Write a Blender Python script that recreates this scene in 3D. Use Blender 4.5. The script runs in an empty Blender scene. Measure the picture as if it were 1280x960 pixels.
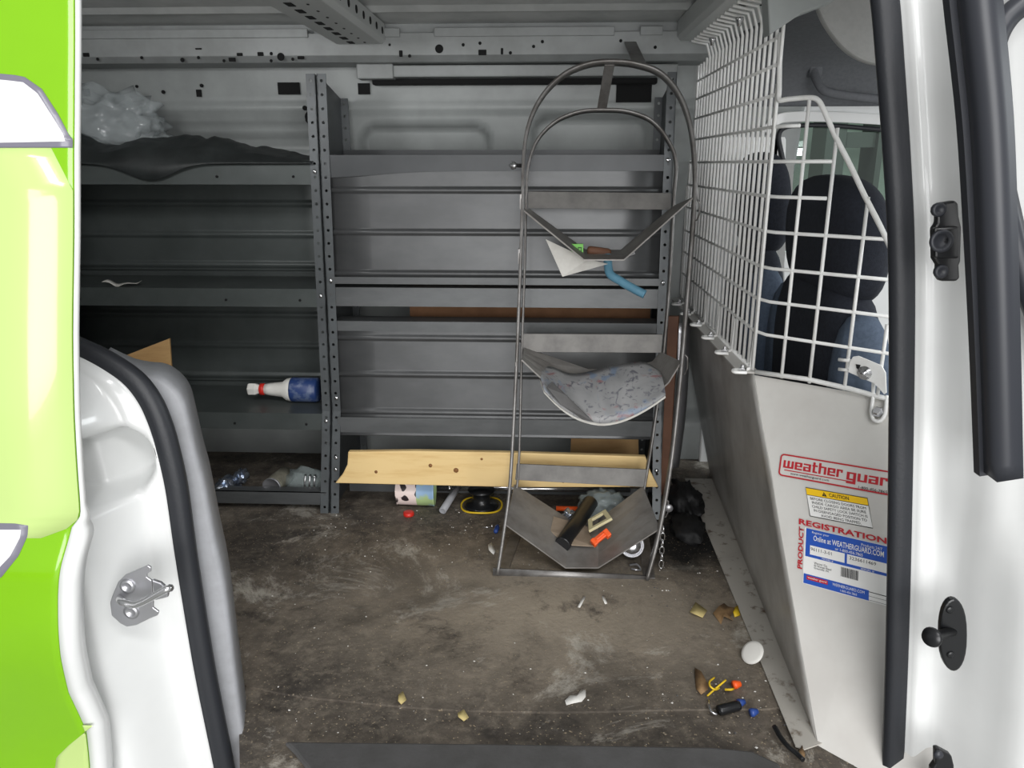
import bpy, bmesh, math, random
from mathutils import Vector, Matrix, noise
V = Vector
random.seed(7)
scene = bpy.context.scene
COL = scene.collection
PI = math.pi

# ------------------------------------------------------------------ camera
F = 960.0; EYE = V((0, 0, 1.1)); YAW = math.radians(2.45); PIT = math.radians(16)
fw = V((-math.sin(YAW)*math.cos(PIT), math.cos(YAW)*math.cos(PIT), -math.sin(PIT)))
rt = V((math.cos(YAW), math.sin(YAW), 0)); up = rt.cross(fw)
cam = bpy.data.cameras.new('camera'); co = bpy.data.objects.new('camera', cam); COL.objects.link(co)
cam.sensor_width = 36; cam.lens = F/1280*36; cam.clip_start = .02
co.matrix_world = Matrix(((rt.x, up.x, -fw.x, EYE.x), (rt.y, up.y, -fw.y, EYE.y), (rt.z, up.z, -fw.z, EYE.z), (0, 0, 0, 1)))
scene.camera = co

def ray(x, y): return fw + rt*((x-640)/F) - up*((y-480)/F)
def P(x, y, X=None, Y=None, Z=None):
    d = ray(x, y)
    t = (X-EYE.x)/d.x if X is not None else (Y-EYE.y)/d.y if Y is not None else (Z-EYE.z)/d.z
    return EYE + d*t
def Pl(x, y, p0, n):
    d = ray(x, y); return EYE + d*((p0-EYE).dot(n)/d.dot(n))

# ------------------------------------------------------------------ materials
def srgb(c):
    return tuple((v/255/12.92 if v/255 <= .04045 else ((v/255+.055)/1.055)**2.4) for v in c) + (1,)
def nt(name):
    m = bpy.data.materials.new(name); m.use_nodes = True
    t = m.node_tree; return m, t, t.nodes['Principled BSDF']
def mat(name, c, rough=.5, metal=0, c2=None, scale=8, detail=4, amt=(.4, .65), bump=0, bscale=60, coat=0, stretch=None, **kw):
    m, t, b = nt(name)
    b.inputs['Base Color'].default_value = srgb(c); b.inputs['Roughness'].default_value = rough
    b.inputs['Metallic'].default_value = metal; b.inputs['Coat Weight'].default_value = coat
    tc = t.nodes.new('ShaderNodeTexCoord'); src = tc.outputs['Object']
    if stretch:
        mp = t.nodes.new('ShaderNodeMapping'); mp.inputs['Scale'].default_value = stretch
        t.links.new(src, mp.inputs['Vector']); src = mp.outputs['Vector']
    if c2:
        n = t.nodes.new('ShaderNodeTexNoise'); n.inputs['Scale'].default_value = scale; n.inputs['Detail'].default_value = detail
        n.inputs['Roughness'].default_value = .65
        t.links.new(src, n.inputs['Vector'])
        r = t.nodes.new('ShaderNodeValToRGB'); r.color_ramp.elements[0].position = amt[0]; r.color_ramp.elements[1].position = amt[1]
        r.color_ramp.elements[0].color = srgb(c); r.color_ramp.elements[1].color = srgb(c2)
        t.links.new(n.outputs['Fac'], r.inputs['Fac']); t.links.new(r.outputs['Color'], b.inputs['Base Color'])
    if bump:
        n2 = t.nodes.new('ShaderNodeTexNoise'); n2.inputs['Scale'].default_value = bscale; n2.inputs['Detail'].default_value = 3
        t.links.new(src, n2.inputs['Vector'])
        bp = t.nodes.new('ShaderNodeBump'); bp.inputs['Strength'].default_value = bump; bp.inputs['Distance'].default_value = .004
        t.links.new(n2.outputs['Fac'], bp.inputs['Height']); t.links.new(bp.outputs['Normal'], b.inputs['Normal'])
    for k, v in kw.items(): b.inputs[k].default_value = v
    return m

M = {}
M['paint'] = mat('white_paint', (226, 227, 226), .28, coat=.4, c2=(219, 220, 219), scale=3)
M['paint_in'] = mat('dimmed_white_paint', (152, 156, 155), .42, c2=(140, 144, 143), scale=5)  # the van's white paint, greyed so the colour carries the dim interior
M['roof'] = mat('roof_paint', (150, 153, 153), .45, c2=(134, 137, 136), scale=6)
M['roofskin'] = mat('roof_skin_paint', (206, 208, 207), .5, c2=(186, 189, 188), scale=6)
M['bow'] = mat('roof_bow_paint', (190, 193, 192), .4)
M['hole'] = mat('dark_hole', (10, 10, 11), .9)
M['shelf'] = mat('grey_shelf_steel', (92, 94, 95), .42, .25, c2=(80, 82, 83), scale=5, stretch=(1, 1, 3))
M['shelfd'] = mat('shaded_shelf_steel', (78, 83, 82), .42, .25, c2=(68, 73, 72), scale=5)  # same shelf steel, darkened to paint in the left unit's shade
M['shelfk'] = mat('shaded_lip_steel', (64, 66, 68), .42, .25, c2=(56, 58, 60), scale=5)  # shade on the top shelf lip, put in as a darker steel colour
M['panel'] = mat('grey_panel_steel', (86, 87, 88), .38, .3, c2=(75, 76, 77), scale=4, stretch=(1, 1, 2))
M['post'] = mat('post_steel', (84, 88, 90), .42, .25, c2=(74, 77, 79), scale=9)
M['rack'] = mat('bare_steel_bar', (136, 134, 132), .42, .6, c2=(104, 100, 97), scale=14)
M['strapm'] = mat('grey_steel_strap', (104, 102, 99), .5, .4, c2=(86, 84, 82), scale=12)
M['tray'] = mat('bare_steel_tray', (150, 147, 143), .5, .35, c2=(124, 120, 116), scale=9, bump=.1)
M['chrome'] = mat('bright_zinc', (214, 214, 216), .2, .95)
M['alu'] = mat('dull_aluminium', (190, 190, 194), .35, .85)
M['wire'] = mat('white_wire_coat', (242, 242, 240), .3, c2=(234, 233, 230), scale=30)
M['bulk'] = mat('white_partition_sheet', (206, 204, 199), .3, c2=(198, 195, 190), scale=6)
M['bulk_side'] = mat('shaded_worn_partition_sheet', (186, 184, 180), .3, c2=(152, 149, 144), scale=5, amt=(.42, .68))  # same white sheet with the side's shade in its colour, plus wear patches
M['rust'] = mat('dirty_flange', (182, 178, 170), .5, c2=(96, 78, 60), scale=24, amt=(.56, .7))
M['rubber'] = mat('black_rubber', (34, 36, 41), .5, bump=.1, bscale=200)
M['rubber2'] = mat('black_trim', (46, 48, 54), .42)
M['plast'] = mat('black_plastic', (24, 25, 27), .32)
M['grey_trim'] = mat('grey_plastic_trim', (156, 157, 161), .6, c2=(148, 149, 152), scale=30)
M['sill'] = mat('charcoal_scuff_plate', (84, 83, 83), .62, c2=(74, 73, 72), scale=12, bump=.15, bscale=150)
M['green'] = mat('lime_wrap', (128, 188, 12), .18, coat=.5, c2=(124, 183, 11), scale=3)
M['pale'] = mat('pale_lime_wrap', (192, 216, 134), .18, coat=.5)
M['dwhite'] = mat('white_wrap', (240, 240, 240), .2, coat=.4)
M['dgrey'] = mat('grey_wrap', (120, 118, 130), .25)
M['seat'] = mat('navy_seat_cloth', (38, 42, 52), .95, c2=(30, 33, 42), scale=120, bump=.3, bscale=400)
M['seat_side'] = mat('blue_grey_seat_cloth', (82, 94, 112), .9, c2=(72, 84, 100), scale=120)
M['liner'] = mat('grey_headliner', (112, 114, 118), .95, c2=(104, 106, 110), scale=90)
M['liner_l'] = mat('pale_headliner', (172, 172, 170), .9, c2=(166, 166, 164), scale=60)
M['wood'] = mat('pine_board', (228, 198, 140), .6, c2=(206, 166, 104), scale=3.5, detail=6, amt=(.5, .8), stretch=(1, 6, 9))
M['tan'] = mat('dull_tan_card', (150, 134, 116), .85, c2=(134, 118, 100), scale=20)
M['knot'] = mat('wood_knot', (150, 104, 58), .7, c2=(112, 74, 40), scale=60)
M['card'] = mat('brown_cardboard', (128, 92, 64), .85, c2=(114, 80, 54), scale=10)
M['ply'] = mat('thin_plywood', (196, 158, 106), .7, c2=(178, 138, 88), scale=5, stretch=(1, 1, 6))
M['brown'] = mat('brown_hardboard', (112, 76, 56), .7, c2=(94, 62, 46), scale=6)
M['tarp'] = mat('black_tarp', (40, 44, 44), .5, c2=(30, 33, 33), scale=12, bump=.4, bscale=30)
M['blackbag'] = mat('black_bag', (17, 17, 18), .7, bump=.6, bscale=40)
M['wht'] = mat('white_plastic', (228, 226, 220), .4)
M['paper'] = mat('creased_paper', (214, 212, 206), .8, c2=(196, 193, 186), scale=12, bump=.2, bscale=25)
M['red'] = mat('red_plastic', (206, 44, 34), .4)
M['orange'] = mat('orange_plastic', (238, 92, 34), .4)
M['yellow'] = mat('yellow_cord', (226, 190, 40), .5)
M['blue'] = mat('blue_plastic', (44, 72, 140), .4)
M['bluelabel'] = mat('blue_bottle_label', (40, 62, 112), .4, c2=(86, 100, 132), scale=30, amt=(.5, .6))
M['teal'] = mat('blue_foam_tube', (92, 140, 162), .6, c2=(80, 126, 148), scale=20)
M['beige'] = mat('beige_plastic', (202, 192, 152), .45)
M['canmat'] = mat('dusty_can', (136, 134, 120), .6, c2=(112, 108, 96), scale=40)
M['greenlab'] = mat('green_label', (112, 196, 74), .5)
M['black'] = mat('black_ink', (18, 18, 20), .6)
M['redink'] = mat('red_ink', (184, 30, 42), .4)
M['blueink'] = mat('blue_ink', (30, 82, 180), .35)
M['yelink'] = mat('yellow_ink', (246, 198, 14), .4)
M['whiteink'] = mat('white_label', (236, 235, 232), .35)
M['leaf'] = mat('dry_leaf', (146, 116, 80), .8, c2=(118, 92, 62), scale=30)
M['leaf2'] = mat('tan_scrap', (196, 178, 120), .8)
M['dust'] = mat('pale_dust', (128, 118, 102), .9)
M['concrete'] = mat('shop_concrete', (150, 150, 146), .7, c2=(132, 132, 128), scale=2)
M['shopwall'] = mat('shop_wall', (176, 186, 170), .8, c2=(166, 176, 162), scale=1)
M['shoppost'] = mat('shop_post', (84, 88, 80), .7)

def clear_mat(name, c, alpha, rough=.15):
    m, t, b = nt(name); b.inputs['Base Color'].default_value = srgb(c); b.inputs['Roughness'].default_value = rough
    b.inputs['Alpha'].default_value = alpha
    n = t.nodes.new('ShaderNodeTexNoise'); n.inputs['Scale'].default_value = 28
    bp = t.nodes.new('ShaderNodeBump'); bp.inputs['Strength'].default_value = .8; bp.inputs['Distance'].default_value = .01
    tc = t.nodes.new('ShaderNodeTexCoord'); t.links.new(tc.outputs['Object'], n.inputs['Vector'])
    t.links.new(n.outputs['Fac'], bp.inputs['Height']); t.links.new(bp.outputs['Normal'], b.inputs['Normal'])
    return m
M['film'] = clear_mat('clear_film', (196, 204, 206), .35)
M['film2'] = clear_mat('clear_wrapper', (170, 182, 182), .36)
M['foil'] = mat('crumpled_foil', (190, 196, 206), .22, .8, c2=(96, 116, 150), scale=30, bump=.8, bscale=50)
def glass():
    m, t, b = nt('window_glass'); t.nodes.remove(b)
    o = t.nodes['Material Output']; a = t.nodes.new('ShaderNodeBsdfTransparent'); a.inputs[0].default_value = (.72, .8, .78, 1)
    g = t.nodes.new('ShaderNodeBsdfGlossy'); g.inputs['Roughness'].default_value = .03
    mx = t.nodes.new('ShaderNodeMixShader'); mx.inputs[0].default_value = .07
    t.links.new(a.outputs[0], mx.inputs[1]); t.links.new(g.outputs[0], mx.inputs[2]); t.links.new(mx.outputs[0], o.inputs[0])
    return m
M['glass'] = glass()
def emit(name, c, s):
    m, t, b = nt(name); b.inputs['Emission Color'].default_value = srgb(c); b.inputs['Emission Strength'].default_value = s; return m
M['tubelight'] = emit('lit_tube', (255, 255, 255), 4)

def floor_mat():
    m, t, b = nt('dirty_van_floor'); L = t.links.new
    tc = t.nodes.new('ShaderNodeTexCoord')
    def noi(scale, detail=6, rough=.65, dist=0, st=None):
        n = t.nodes.new('ShaderNodeTexNoise'); n.inputs['Scale'].default_value = scale; n.inputs['Detail'].default_value = detail
        n.inputs['Roughness'].default_value = rough; n.inputs['Distortion'].default_value = dist
        s = tc.outputs['Object']
        if st:
            mp = t.nodes.new('ShaderNodeMapping'); mp.inputs['Scale'].default_value = st; L(s, mp.inputs['Vector']); s = mp.outputs['Vector']
        L(s, n.inputs['Vector']); return n.outputs['Fac']
    def ramp(f, a, bb, ca, cb):
        r = t.nodes.new('ShaderNodeValToRGB'); e = r.color_ramp.elements
        e[0].position = a; e[1].position = bb; e[0].color = ca; e[1].color = cb; L(f, r.inputs['Fac']); return r.outputs['Color']
    def mix(f, a, bb):
        x = t.nodes.new('ShaderNodeMixRGB'); L(f, x.inputs[0])
        for k, s in ((1, a), (2, bb)):
            if isinstance(s, tuple): x.inputs[k].default_value = s
            else: L(s, x.inputs[k])
        return x.outputs[0]
    def math_(op, a, bb):
        x = t.nodes.new('ShaderNodeMath'); x.operation = op; x.use_clamp = True
        for k, s in ((0, a), (1, bb)):
            if isinstance(s, (int, float)): x.inputs[k].default_value = s
            else: L(s, x.inputs[k])
        return x.outputs[0]
    W, B_ = (1, 1, 1, 1), (0, 0, 0, 1)
    base = ramp(noi(3.2, 8, .7, .6), .35, .7, srgb((66, 61, 56)), srgb((122, 112, 100)))
    base = mix(math_('MULTIPLY', ramp(noi(26, 8, .75), .48, .62, B_, W), .5), base, srgb((140, 130, 116)))
    base = mix(math_('MULTIPLY', ramp(noi(15, 8, .75, .4), .54, .66, B_, W), .7), base, srgb((44, 41, 38)))
    # trodden dust: a broad patch in the middle of the floor
    mp = t.nodes.new('ShaderNodeMapping'); mp.inputs['Location'].default_value = (-.02, -.02, 0); mp.inputs['Scale'].default_value = (1.3, 2.4, 1)
    L(tc.outputs['Object'], mp.inputs['Vector'])
    g = t.nodes.new('ShaderNodeTexGradient'); g.gradient_type = 'SPHERICAL'; L(mp.outputs['Vector'], g.inputs['Vector'])
    dust = math_('MULTIPLY', g.outputs['Fac'], math_('MULTIPLY', ramp(noi(5, 9, .75, .3), .36, .60, B_, W), 2.3))
    col = mix(math_('MULTIPLY', dust, .85), base, srgb((176, 164, 146)))
    chalk = math_('MULTIPLY', ramp(noi(2.9, 10, .8, .5), .55, .63, B_, W), .8)
    col = mix(chalk, col, srgb((196, 190, 178)))
    dark = ramp(noi(2.1, 5, .6, .8), .5, .72, B_, W)
    col = mix(math_('MULTIPLY', dark, .75), col, srgb((36, 33, 31)))
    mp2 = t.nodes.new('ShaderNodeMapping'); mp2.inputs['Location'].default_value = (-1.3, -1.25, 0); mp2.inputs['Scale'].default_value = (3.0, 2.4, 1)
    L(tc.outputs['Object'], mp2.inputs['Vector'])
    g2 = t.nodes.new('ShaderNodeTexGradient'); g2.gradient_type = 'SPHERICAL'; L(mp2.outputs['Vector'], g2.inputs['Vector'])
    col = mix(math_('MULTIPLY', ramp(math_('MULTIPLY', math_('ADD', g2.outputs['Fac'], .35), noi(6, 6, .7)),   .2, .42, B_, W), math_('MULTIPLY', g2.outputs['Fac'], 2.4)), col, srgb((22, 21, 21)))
    speck = ramp(noi(170, 2, .5), .66, .72, B_, W)
    col = mix(math_('MULTIPLY', speck, .8), col, srgb((172, 156, 130)))
    L(col, b.inputs['Base Color'])
    L(ramp(noi(4, 5), .3, .7, (.5, .5, .5, 1), (.85, .85, .85, 1)), b.inputs['Roughness'])
    bp = t.nodes.new('ShaderNodeBump'); bp.inputs['Strength'].default_value = .5; bp.inputs['Distance'].default_value = .004
    L(noi(60, 4), bp.inputs['Height']); L(bp.outputs['Normal'], b.inputs['Normal'])
    return m
M['floor'] = floor_mat()
def cup_mat():
    m, t, b = nt('doodled_cup'); L = t.links.new
    tc = t.nodes.new('ShaderNodeTexCoord'); w = t.nodes.new('ShaderNodeTexWave'); w.wave_type = 'RINGS'
    w.inputs['Scale'].default_value = 17; w.inputs['Distortion'].default_value = 8; w.inputs['Detail'].default_value = 1.5; w.inputs['Detail Scale'].default_value = 1.2
    L(tc.outputs['Object'], w.inputs['Vector'])
    r = t.nodes.new('ShaderNodeValToRGB'); r.color_ramp.elements[0].position = .16; r.color_ramp.elements[1].position = .28
    r.color_ramp.elements[0].color = srgb((40, 32, 34)); r.color_ramp.elements[1].color = srgb((232, 214, 208)); L(w.outputs['Fac'], r.inputs['Fac'])
    n = t.nodes.new('ShaderNodeTexNoise'); n.inputs['Scale'].default_value = 22; L(tc.outputs['Object'], n.inputs['Vector'])
    r3 = t.nodes.new('ShaderNodeValToRGB'); r3.color_ramp.elements[0].position = .45; r3.color_ramp.elements[1].position = .55
    r3.color_ramp.elements[0].color = srgb((176, 200, 140)); r3.color_ramp.elements[1].color = srgb((150, 182, 214)); L(n.outputs['Fac'], r3.inputs['Fac'])
    s = t.nodes.new('ShaderNodeSeparateXYZ'); L(tc.outputs['Object'], s.inputs[0])
    r2 = t.nodes.new('ShaderNodeValToRGB'); r2.color_ramp.interpolation = 'CONSTANT'; r2.color_ramp.elements[1].position = .5
    ma = t.nodes.new('ShaderNodeMath'); ma.operation = 'MULTIPLY_ADD'; ma.inputs[1].default_value = 10; ma.inputs[2].default_value = .45
    L(s.outputs[0], ma.inputs[0]); L(ma.outputs[0], r2.inputs['Fac'])
    x = t.nodes.new('ShaderNodeMixRGB'); L(r2.outputs['Color'], x.inputs[0]); L(r.outputs['Color'], x.inputs[1]); L(r3.outputs['Color'], x.inputs[2])
    L(x.outputs[0], b.inputs['Base Color']); b.inputs['Roughness'].default_value = .5
    return m
M['cup'] = cup_mat()
def page_mat():
    m, t, b = nt('stained_magazine_page'); L = t.links.new
    tc = t.nodes.new('ShaderNodeTexCoord')
    def noi(s, d=5, di=.5):
        n = t.nodes.new('ShaderNodeTexNoise'); n.inputs['Scale'].default_value = s; n.inputs['Detail'].default_value = d; n.inputs['Distortion'].default_value = di
        L(tc.outputs['Object'], n.inputs['Vector']); return n.outputs['Fac']
    def ramp(f, a, bb, ca, cb):
        r = t.nodes.new('ShaderNodeValToRGB'); e = r.color_ramp.elements
        e[0].position = a; e[1].position = bb; e[0].color = ca; e[1].color = cb; L(f, r.inputs['Fac']); return r.outputs['Color']
    def mix(f, a, bb):
        x = t.nodes.new('ShaderNodeMixRGB'); L(f, x.inputs[0]); L(a, x.inputs[1]); x.inputs[2].default_value = bb; return x.outputs[0]
    W, B_ = (.8, .8, .8, 1), (0, 0, 0, 1)
    c = ramp(noi(7), .35, .65, srgb((150, 150, 150)), srgb((112, 113, 114)))
    c = mix(ramp(noi(13, 3, 1), .56, .64, B_, W), c, srgb((102, 120, 142)))
    c = mix(ramp(noi(17, 3, 1.5), .58, .66, B_, W), c, srgb((132, 86, 88)))
    c = mix(ramp(noi(34, 3, 2), .57, .66, B_, W), c, srgb((78, 78, 88)))
    L(c, b.inputs['Base Color']); b.inputs['Roughness'].default_value = .45
    return m
M['page'] = page_mat()

# ------------------------------------------------------------------ mesh builder
ORG = {}
def catmull(pts, n=6, closed=False):
    out = []; N = len(pts)
    rng = range(N if closed else N-1)
    for i in rng:
        if closed: p0, p1, p2, p3 = (pts[(i+k) % N] for k in (-1, 0, 1, 2))
        else: p0, p1, p2, p3 = pts[max(i-1, 0)], pts[i], pts[i+1], pts[min(i+2, N-1)]
        for k in range(n):
            t = k/n
            out.append(.5*((2*p1) + (p2-p0)*t + (2*p0-5*p1+4*p2-p3)*t*t + (3*p1-p0-3*p2+p3)*t**3))
    if not closed: out.append(pts[-1].copy())
    return out
class MB:
    def __init__(s): s.v = []; s.f = []; s.m = []; s.sm = []
    def add(s, vs, fs, mi=0, smooth=False):
        o = len(s.v); s.v += [V(a) for a in vs]
        for f in fs: s.f.append(tuple(i+o for i in f)); s.m.append(mi); s.sm.append(smooth)
        return s
    def hexa(s, p, mi=0):   # p: 4 bottom, 4 top
        return s.add(p, [(3, 2, 1, 0), (4, 5, 6, 7), (0, 1, 5, 4), (1, 2, 6, 5), (2, 3, 7, 6), (3, 0, 4, 7)], mi)
    def box(s, lo, hi, mi=0):
        x0, y0, z0 = lo; x1, y1, z1 = hi
        return s.hexa([(x0, y0, z0), (x1, y0, z0), (x1, y1, z0), (x0, y1, z0), (x0, y0, z1), (x1, y0, z1), (x1, y1, z1), (x0, y1, z1)], mi)
    def obox(s, c, ax, ay, az, mi=0):   # half-axis vectors
        c = V(c); ax, ay, az = V(ax), V(ay), V(az)
        return s.hexa([c-ax-ay-az, c+ax-ay-az, c+ax+ay-az, c-ax+ay-az, c-ax-ay+az, c+ax-ay+az, c+ax+ay+az, c-ax+ay+az], mi)
    def prism(s, pts, vec, mi=0, smooth=False):
        n = len(pts); vec = V(vec); a = [V(p) for p in pts]; b = [p+vec for p in a]
        s.add(a+b, [tuple(range(n))[::-1], tuple(range(n, 2*n))], mi)
        return s.add(a+b, [(i, (i+1) % n, (i+1) % n+n, i+n) for i in range(n)], mi, smooth)
    def sweep(s, path, prof, ref=(0, 0, 1), closed=False, mi=0, smooth=True, scale=None):
        # prof: list of (a, b) along side = t x ref and n = side x t
        path = [V(p) for p in path]; N = len(path); k = len(prof); ref = V(ref); vs = []
        for i in range(N):
            if closed: t = path[(i+1) % N]-path[i-1]
            else: t = path[min(i+1, N-1)]-path[max(i-1, 0)]
            t.normalize(); sd = t.cross(ref)
            if sd.length < 1e-4: sd = t.cross(V((1, 0, 0)))
            sd.normalize(); nn = sd.cross(t); q = scale[i] if scale else 1
            vs += [path[i]+sd*a*q+nn*b*q for a, b in prof]
        fs = []
        for i in range(N if closed else N-1):
            j = (i+1) % N
            for a in range(k): fs.append((i*k+a, i*k+(a+1) % k, j*k+(a+1) % k, j*k+a))
        s.add(vs, fs, mi, smooth)
        if not closed:
            s.add(vs[:k], [tuple(range(k))], mi); s.add(vs[-k:], [tuple(range(k))[::-1]], mi)
        return s
    def tube(s, path, r, n=8, closed=False, mi=0, scale=None):
        return s.sweep(path, [(r*math.cos(2*PI*i/n), r*math.sin(2*PI*i/n)) for i in range(n)], closed=closed, mi=mi, scale=scale, ref=(.31, .17, .93))
    def lathe(s, prof, o, ax, n=24, mi=0, smooth=True):
        ax = V(ax).normalized(); e = ax.orthogonal().normalized(); g = ax.cross(e); o = V(o); k = len(prof); vs = []
        for i in range(n):
            a = 2*PI*i/n; d = e*math.cos(a)+g*math.sin(a); vs += [o+ax*h+d*r for r, h in prof]
        fs = [(i*k+j, ((i+1) % n)*k+j, ((i+1) % n)*k+j+1, i*k+j+1) for i in range(n) for j in range(k-1)]
        s.add(vs, fs, mi, smooth)
        for j in (0, k-1):
            if prof[j][0] > 1e-5: s.add([vs[i*k+j] for i in range(n)], [tuple(range(n))], mi)
        return s
    def cyl(s, a, b, r, n=16, mi=0):
        a = V(a); b = V(b); return s.lathe([(r, 0), (r, (b-a).length)], a, b-a, n, mi)
    def grid(s, rows, mi=0, smooth=True, skip=None, mif=None):
        k = len(rows[0]); o = len(s.v); s.v += [V(p) for r in rows for p in r]
        for i in range(len(rows)-1):
            for j in range(k-1):
                if skip and skip(i, j): continue
                s.f.append((o+i*k+j, o+i*k+j+1, o+(i+1)*k+j+1, o+(i+1)*k+j)); s.m.append(mif(i, j) if mif else mi); s.sm.append(smooth)
        return s
    def perf(s, a, b, w, t, n, r, mi=0):
        # perforated flat strip from a to b, width vector w, thickness vector t, n holes
        a, b, w, t = V(a), V(b), V(w), V(t)
        d = (b-a)/n
        for lay in (V((0, 0, 0)), t):
            for i in range(n):
                c = a+d*(i+.5)+lay; hd = d/2; hw = w/2; un = d.normalized()*r; uw = w.normalized()*r
                o8 = [c-hd-hw, c-hd, c-hd+hw, c+hw, c+hd+hw, c+hd, c+hd-hw, c-hw]
                i8 = [c+un*math.cos(q)+uw*math.sin(q) for q in [PI+PI/4, PI, PI-PI/4, PI/2, PI/4, 0, -PI/4, -PI/2]]
                s.add(o8+i8, [(k, (k+1) % 8, 8+(k+1) % 8, 8+k) for k in range(8)], mi)
        for sg in (-1, 1):
            e = w/2*sg; s.add([a+e, b+e, b+e+t, a+e+t], [(0, 1, 2, 3)], mi)
        return s
    def build(s, name, mats, parent=None, bevel=0, solid=0, subd=0, origin=None, bseg=2):
        if not isinstance(mats, (list, tuple)): mats = [mats]
        if parent is not None: org = ORG[parent.name]
        elif origin is not None: org = V(origin)
        else:
            lo = V([min(p[i] for p in s.v) for i in range(3)]); hi = V([max(p[i] for p in s.v) for i in range(3)])
            org = V(((lo.x+hi.x)/2, (lo.y+hi.y)/2, lo.z))
        me = bpy.data.meshes.new(name); me.from_pydata([tuple(p-org) for p in s.v], [], s.f)
        for m_ in mats: me.materials.append(M[m_] if isinstance(m_, str) else m_)
        me.polygons.foreach_set('material_index', s.m); me.polygons.foreach_set('use_smooth', s.sm)
        bm = bmesh.new(); bm.from_mesh(me); bmesh.ops.remove_doubles(bm, verts=bm.verts, dist=1e-5)
        bmesh.ops.recalc_face_normals(bm, faces=bm.faces); bm.to_mesh(me); bm.free(); me.update()
        o = bpy.data.objects.new(name, me); COL.objects.link(o)
        if parent is not None: o.parent = parent
        else: o.location = org
        ORG[o.name] = org
        if solid:
            md = o.modifiers.new('solid', 'SOLIDIFY'); md.thickness = solid; md.offset = 0
        if bevel:
            md = o.modifiers.new('bevel', 'BEVEL'); md.width = bevel; md.segments = bseg; md.limit_method = 'ANGLE'; md.angle_limit = .6
        if subd:
            md = o.modifiers.new('sub', 'SUBSURF'); md.levels = md.render_levels = subd
        return o
def thing(name, label, cat, loc, group=None):
    o = bpy.data.objects.new(name, None); COL.objects.link(o); o.empty_display_size = .05
    o.location = loc; ORG[o.name] = V(loc); o['label'] = label; o['category'] = cat
    if group: o['group'] = group
    return o
def tag(o, label, cat, group=None, kind=None):
    o['label'] = label; o['category'] = cat
    if group: o['group'] = group
    if kind: o['kind'] = kind
    return o
def struct(o): o['kind'] = 'structure'; return o
def text(parent, name, s, O, eu, ev, width, height, m, lift, bold=0):
    # flat lettering; O = lower-left corner, eu/ev = unit vectors in the surface
    c = bpy.data.curves.new(name, 'FONT'); c.body = s; c.size = 1; c.offset = bold; c.resolution_u = 2
    o = bpy.data.objects.new(name, c); COL.objects.link(o)
    dg = bpy.context.evaluated_depsgraph_get(); me = bpy.data.meshes.new_from_object(o.evaluated_get(dg))
    bpy.data.objects.remove(o); bpy.data.curves.remove(c)
    xs = [v.co.x for v in me.vertices]; ys = [v.co.y for v in me.vertices]
    x0, x1, y0, y1 = min(xs), max(xs), min(ys), max(ys)
    org = ORG[parent.name]
    for v in me.vertices:
        v.co = O + eu*((v.co.x-x0)/(x1-x0)*width) + ev*((v.co.y-y0)/(y1-y0)*height) + lift - org
    me.materials.clear(); me.materials.append(M[m])
    ob = bpy.data.objects.new(name, me); COL.objects.link(ob); ob.parent = parent; ORG[ob.name] = org
    return ob
def sstep(a, b, x):
    t = min(1, max(0, (x-a)/(b-a))); return t*t*(3-2*t)
def rrect(x, y, cx, cy, hx, hy, r):   # signed distance to a rounded rectangle
    qx = abs(x-cx)-hx+r; qy = abs(y-cy)-hy+r
    return math.hypot(max(qx, 0), max(qy, 0))+min(max(qx, qy), 0)-r
def interp(tab, x):
    if x <= tab[0][0]: return tab[0][1]
    for (a, b), (c, d) in zip(tab, tab[1:]):
        if x <= c: return b+(d-b)*(x-a)/(c-a)
    return tab[-1][1]
def blob(mb, c, r, seed=0, amp=.2, freq=8, sub=3, mi=0, flat=None):
    bm = bmesh.new(); bmesh.ops.create_icosphere(bm, subdivisions=sub, radius=1)
    vs = []
    for v in bm.verts:
        d = v.co.normalized(); k = 1+amp*noise.noise(d*freq*.4+V((seed*3.1, seed*1.7, seed)))+amp*.6*noise.noise(d*freq+V((seed, 0, 0)))
        p = V((c[0]+d.x*r[0]*k, c[1]+d.y*r[1]*k, c[2]+d.z*r[2]*k))
        if flat is not None: p.z = max(p.z, flat)
        vs.append(p)
    fs = [tuple(x.index for x in f.verts) for f in bm.faces]; bm.free()
    return mb.add(vs, fs, mi, True)

# ------------------------------------------------------------------ van shell
XL, XB = -1.95, .62           # rear end, bulkhead line
def wallY(x, z):
    y = 2.86 - .10*sstep(.75, 1.4, z)
    y += .0
    def pocket(cx, cz, hx, hz, r, d):
        return d*(1-sstep(-.012, .004, rrect(x, z, cx, cz, hx, hz, r)))
    a = P(531, 190, Y=2.78); b = P(738, 180, Y=2.78)
    y += pocket(a.x, 1.085, .23, .145, .06, .045)
    y += pocket(b.x, 1.115, .205, .145, .06, .045)
    y += pocket(-1.0, 1.10, .30, .10, .03, .02)
    y -= .012*(1-sstep(.008, .02, abs(z-1.285)))*(1 if x < -.75 else .5)
    y += .03*(1-sstep(-.015, .015, rrect(x, z, -1.15, 1.19, .42, .05, .04)))*.6
    y -= .05*sstep(.2, .14, z)
    return y
def frange(a, b, n): return [a+(b-a)*i/(n-1) for i in range(n)]
mb = MB(); xs = frange(XL, .86, 226); zs = frange(-.02, 1.46, 122)
mb.grid([[(x, wallY(x, z), z) for x in xs] for z in zs])
far = struct(mb.build('wall_far', 'paint_in', solid=.01))
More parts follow.
